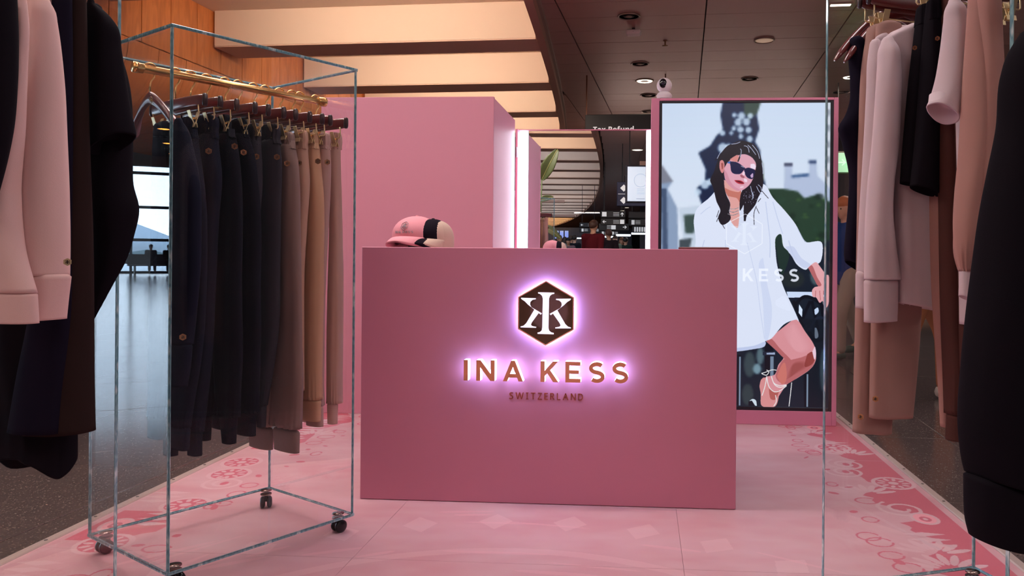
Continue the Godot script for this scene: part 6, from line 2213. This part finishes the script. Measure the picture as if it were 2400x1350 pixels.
# ================================================================ people
# pose: joints in the figure's own axes, y up, facing +z, height about 1.7
func person(label: String, where: Vector3, yaw: float, col: Dictionary, pose := {}) -> Node3D:
	var t := thing("person", label, "person", where, yaw)
	var k: float = pose.get("scale", 1.0)
	var cell: float = pose.get("cell", 0.028)
	var st: float = pose.get("stride", 0.0)
	var sit: bool = pose.get("sit", false)
	var J := {}
	J.hip = Vector3(0, 0.93, 0)
	J.chest = Vector3(0, 1.28, 0.01)
	J.neck = Vector3(0, 1.45, 0.0)
	J.head = Vector3(0, 1.60, 0.025)
	for s in [-1, 1]:
		var n := "L" if s > 0 else "R"
		J["hip" + n] = Vector3(s * 0.09, 0.9, 0)
		J["knee" + n] = Vector3(s * 0.095, 0.49, 0.03 + s * st * 0.26)
		J["ank" + n] = Vector3(s * 0.095, 0.085 + (0.1 * st if s < 0 else 0.0), -0.02 + s * st * 0.36 - (0.12 * st if s < 0 else 0.0))
		J["toe" + n] = J["ank" + n] + Vector3(s * 0.02, -0.05 - (0.03 * st if s < 0 else 0.0), 0.15)
		J["sho" + n] = Vector3(s * 0.175, 1.4, 0)
		J["elb" + n] = Vector3(s * 0.22, 1.13, -0.02 - s * st * 0.18)
		J["wri" + n] = Vector3(s * 0.22, 0.9, 0.06 - s * st * 0.26)
		if pose.has("bent") :
			J["wri" + n] = Vector3(s * 0.12, 1.08, 0.24)
	if sit:
		for s in [-1, 1]:
			var n := "L" if s > 0 else "R"
			J["knee" + n] = Vector3(s * 0.11, 0.92, 0.42)
			J["ank" + n] = Vector3(s * 0.11, 0.52, 0.5)
			J["toe" + n] = Vector3(s * 0.12, 0.47, 0.66)
			J["wri" + n] = Vector3(s * 0.12, 1.0, 0.3)
	for n in J: J[n] = J[n] * k
	var b := func(x: String, y: String, ra: float, rb: float, off := Vector3.ZERO) -> Array:
		return [J[x] + off * k, J[y] + off * k, ra * k, rb * k]
	var body := [b.call("hip", "chest", 0.12, 0.125), b.call("chest", "neck", 0.11, 0.06), b.call("neck", "head", 0.05, 0.055),
		[J.head + Vector3(0, 0.03, -0.01) * k, J.head + Vector3(0, 0.035, 0.0) * k, 0.088 * k, 0.084 * k],
		[J.head + Vector3(0, -0.03, 0.035) * k, J.head + Vector3(0, -0.06, 0.05) * k, 0.055 * k, 0.036 * k],
		[J.head + Vector3(0, 0.005, 0.085) * k, J.head + Vector3(0, -0.02, 0.1) * k, 0.012 * k, 0.014 * k]]
	var top := [b.call("hip", "chest", 0.145, 0.15, Vector3(0, -0.02, 0)), b.call("shoL", "shoR", 0.075, 0.075), b.call("chest", "neck", 0.13, 0.07, Vector3(0, -0.03, 0))]
	var legs := [b.call("hip", "hip", 0.14, 0.14)]
	var shoes := []
	for n in ["L", "R"]:
		body += [b.call("hip" + n, "knee" + n, 0.08, 0.052), b.call("knee" + n, "ank" + n, 0.052, 0.036), b.call("ank" + n, "toe" + n, 0.036, 0.028),
			b.call("sho" + n, "elb" + n, 0.05, 0.04), b.call("elb" + n, "wri" + n, 0.04, 0.028)]
		var hd: Vector3 = (J["wri" + n] - J["elb" + n]).normalized()
		var sx := Vector3(0, 0, 1) - hd * hd.z
		sx = sx.normalized() if sx.length() > 0.05 else Vector3(1, 0, 0)
		body.append([J["wri" + n], J["wri" + n] + hd * 0.08 * k, 0.03 * k, 0.036 * k])
		for q in 4:
			var f0: Vector3 = J["wri" + n] + (hd * 0.09 + sx * (0.026 - 0.017 * q)) * k
			body.append([f0, f0 + (hd * (0.06 - 0.006 * absf(q - 1.3)) + Vector3(-0.02 if n == "L" else 0.02, 0, 0)) * k, 0.0095 * k, 0.008 * k])
		body.append([J["wri" + n] + (hd * 0.03 + sx * 0.025) * k, J["wri" + n] + (hd * 0.075 + sx * 0.055) * k, 0.012 * k, 0.009 * k])
		legs += [b.call("hip" + n, "knee" + n, 0.105, 0.072), b.call("knee" + n, "ank" + n, 0.074, 0.062, Vector3(0, 0.03, 0))]
		top += [b.call("sho" + n, "elb" + n, 0.072, 0.06)]
		if not col.get("short", false): top += [b.call("elb" + n, "wri" + n, 0.06, 0.048)]
		shoes += [[J["ank" + n] + Vector3(0, -0.035, -0.03) * k, J["toe" + n] + Vector3(0, 0.006, 0.0) * k, 0.046 * k, 0.04 * k]]
	var skin_m := mat("skin_%s" % col.get("skin", "mid"), {"mid": c8(196, 146, 120), "light": c8(214, 168, 146), "dark": c8(140, 96, 76)}[col.get("skin", "mid")], 0.55)
	part("body", body_mesh(body, minf(cell, 0.02), 0.03), skin_m, t)
	var cm := func(c: Color) -> Material: return cloth("wear_%s" % c.to_html(false), c)
	if not col.get("bare_legs", false):
		part("trousers", body_mesh(legs, cell, 0.03), cm.call(col.legs), t)
	else:
		part("shorts", body_mesh([legs[0], [J.hipL, J.hipL.lerp(J.kneeL, 0.6), 0.11 * k, 0.095 * k], [J.hipR, J.hipR.lerp(J.kneeR, 0.6), 0.11 * k, 0.095 * k]], cell, 0.03), cm.call(col.legs), t)
	part("top", body_mesh(top, cell, 0.04), cm.call(col.top), t)
	part("shoes", body_mesh(shoes, minf(cell, 0.022), 0.02), mat("shoe_%s" % Color(col.get("shoe", Color(0.1, 0.1, 0.1))).to_html(false), col.get("shoe", Color(0.1, 0.1, 0.1)), 0.6), t)
	var hair := [[J.head + Vector3(0, 0.05, -0.03) * k, J.head + Vector3(0, 0.075, 0.01) * k, 0.09 * k, 0.085 * k]]
	if col.get("long", false):
		hair += [[J.head + Vector3(0, 0.02, -0.06) * k, J.neck + Vector3(0, -0.1, -0.08) * k, 0.075 * k, 0.05 * k], [J.head + Vector3(0.06, 0.0, -0.03) * k, J.neck + Vector3(0.08, -0.06, -0.03) * k, 0.04 * k, 0.03 * k], [J.head + Vector3(-0.06, 0.0, -0.03) * k, J.neck + Vector3(-0.08, -0.06, -0.03) * k, 0.04 * k, 0.03 * k]]
	part("hair", body_mesh(hair, 0.02, 0.03), mat("hair_%s" % Color(col.hair).to_html(false), col.hair, 0.55), t)
	for s in [-1, 1]:
		part("eye", lathe(smooth(), [[0.009 * k, 0.0], [0.007 * k, 0.004 * k], [0.0, 0.005 * k]], 10, Vector3.ZERO, Basis(Vector3.RIGHT, PI / 2)), mat("eye_dark", c8(30, 22, 20), 0.2), t, J.head + Vector3(s * 0.032, 0.012, 0.083) * k)
	return t

func build_people() -> void:
	# walkers on the right, beyond the racks
	var p := at(1978, 833, 7.9)
	person("woman in a blue jacket and beige trousers walking past behind the display", Vector3(p.x + 0.02, -0.03, p.z), -1.2, {"top": c8(38, 62, 112), "legs": c8(150, 132, 118), "hair": c8(176, 98, 50), "long": true, "shoe": c8(70, 84, 74)}, {"stride": 0.5, "cell": 0.02, "scale": 0.95})
	p = at(2160, 925, 5.6)
	person("walker in orange brown trousers and pale shoes seen between the hanging garments", Vector3(p.x, -0.03, p.z), 1.35, {"top": c8(180, 130, 96), "legs": c8(168, 104, 68), "hair": c8(60, 40, 30), "shoe": c8(196, 178, 160)}, {"stride": 0.55, "cell": 0.02, "scale": 1.0})
	# bench with two seated people at the far window
	p = in_pane(316, 634, 36.0)
	var t := thing("bench", "dark row of seats in front of the far window", "bench", Vector3(p.x, -0.03, p.z), PI / 2 - 0.3)
	part("seat", bx(Vector3(0, 0.42, 0), Vector3(2.6, 0.06, 0.5), 0.02), mat("seat_black", c8(24, 26, 32), 0.5), t)
	part("backrest", bx(Vector3(0, 0.7, -0.27), Vector3(2.6, 0.5, 0.05), 0.02), mat("seat_black", Color.WHITE), t)
	for s in [-1, 1]:
		part("leg", bx(Vector3(s * 1.0, 0.2, 0), Vector3(0.06, 0.4, 0.46), 0.01), mat("dark_steel", Color.BLACK), t)
	for e in [[0.35, c8(40, 44, 56), "person in dark clothes sitting at the bench end nearer the airliner"], [-0.4, c8(30, 34, 40), "person in black sitting beside the one at the bench end"]]:
		var o := Vector3(e[0], 0, 0.02).rotated(Vector3.UP, PI / 2 - 0.3)
		person(e[2], t.position + o + Vector3(0, -0.33, 0), PI / 2 - 0.3, {"top": e[1], "legs": c8(28, 30, 36), "hair": c8(36, 28, 24), "shoe": c8(150, 110, 90)}, {"sit": true, "cell": 0.03})
	# people the mirror shows: [x of the head, y of the head top, depth, colours, words, stride]
	var P := [
		[1390, 519, 15.6, {"top": c8(84, 24, 32), "legs": c8(150, 120, 96), "hair": c8(70, 40, 28), "skin": "mid", "short": true}, "tall walker in a dark red top in the middle of the mirror", 0.5],
		[1427, 540, 19.0, {"top": c8(44, 34, 40), "legs": c8(120, 104, 94), "hair": c8(90, 56, 50), "skin": "mid"}, "walker in a dark top just right of the red one in the mirror", 0.5],
		[1441, 554, 25.0, {"top": c8(112, 122, 108), "legs": c8(70, 70, 76), "hair": c8(70, 44, 34), "skin": "light"}, "person in a grey green jacket in the mirror", 0.2],
		[1457, 558, 27.0, {"top": c8(90, 66, 50), "legs": c8(60, 50, 50), "hair": c8(110, 70, 46), "long": true}, "person with long brown hair beside the grey green jacket in the mirror", 0.2],
		[1466, 558, 26.0, {"top": c8(36, 52, 48), "legs": c8(40, 40, 48), "hair": c8(30, 24, 24)}, "person in a dark green top near the right light tube in the mirror", 0.2],
		[1311, 553, 24.0, {"top": c8(150, 150, 156), "legs": c8(60, 62, 74), "hair": c8(92, 76, 66), "long": true}, "person with long hair and a pale grey top at the left of the mirror", 0.1],
		[1323, 557, 28.0, {"top": c8(100, 90, 100), "legs": c8(44, 44, 54), "hair": c8(44, 30, 28), "long": true}, "dark haired person behind the pale grey one in the mirror", 0.1],
		[1332, 559, 25.0, {"top": c8(136, 112, 118), "legs": c8(50, 46, 54), "hair": c8(28, 20, 22)}, "person in a mauve top with black hair in the mirror", 0.1],
		[1338, 554, 29.0, {"top": c8(60, 56, 66), "legs": c8(40, 40, 48), "hair": c8(60, 44, 36)}, "person in grey at the back of the group in the mirror", 0.1],
		[1346, 553, 27.0, {"top": c8(32, 34, 42), "legs": c8(36, 36, 42), "hair": c8(40, 30, 26), "skin": "light"}, "person in a black t-shirt at the right of the group in the mirror", 0.1]]
	for i in P.size():
		var e = P[i]
		var q := mirrored(e[0], e[1], e[2])
		var k := clampf((q.y + 0.03) / 1.72, 0.9, 1.1)
		person(e[4], Vector3(q.x, -0.03, q.z), [0.3, -0.4, 2.6, 3.0, 0.2, 2.9, 0.1, 3.1, 0.0, 0.2][i], e[3], {"stride": e[5], "scale": k, "cell": 0.03})
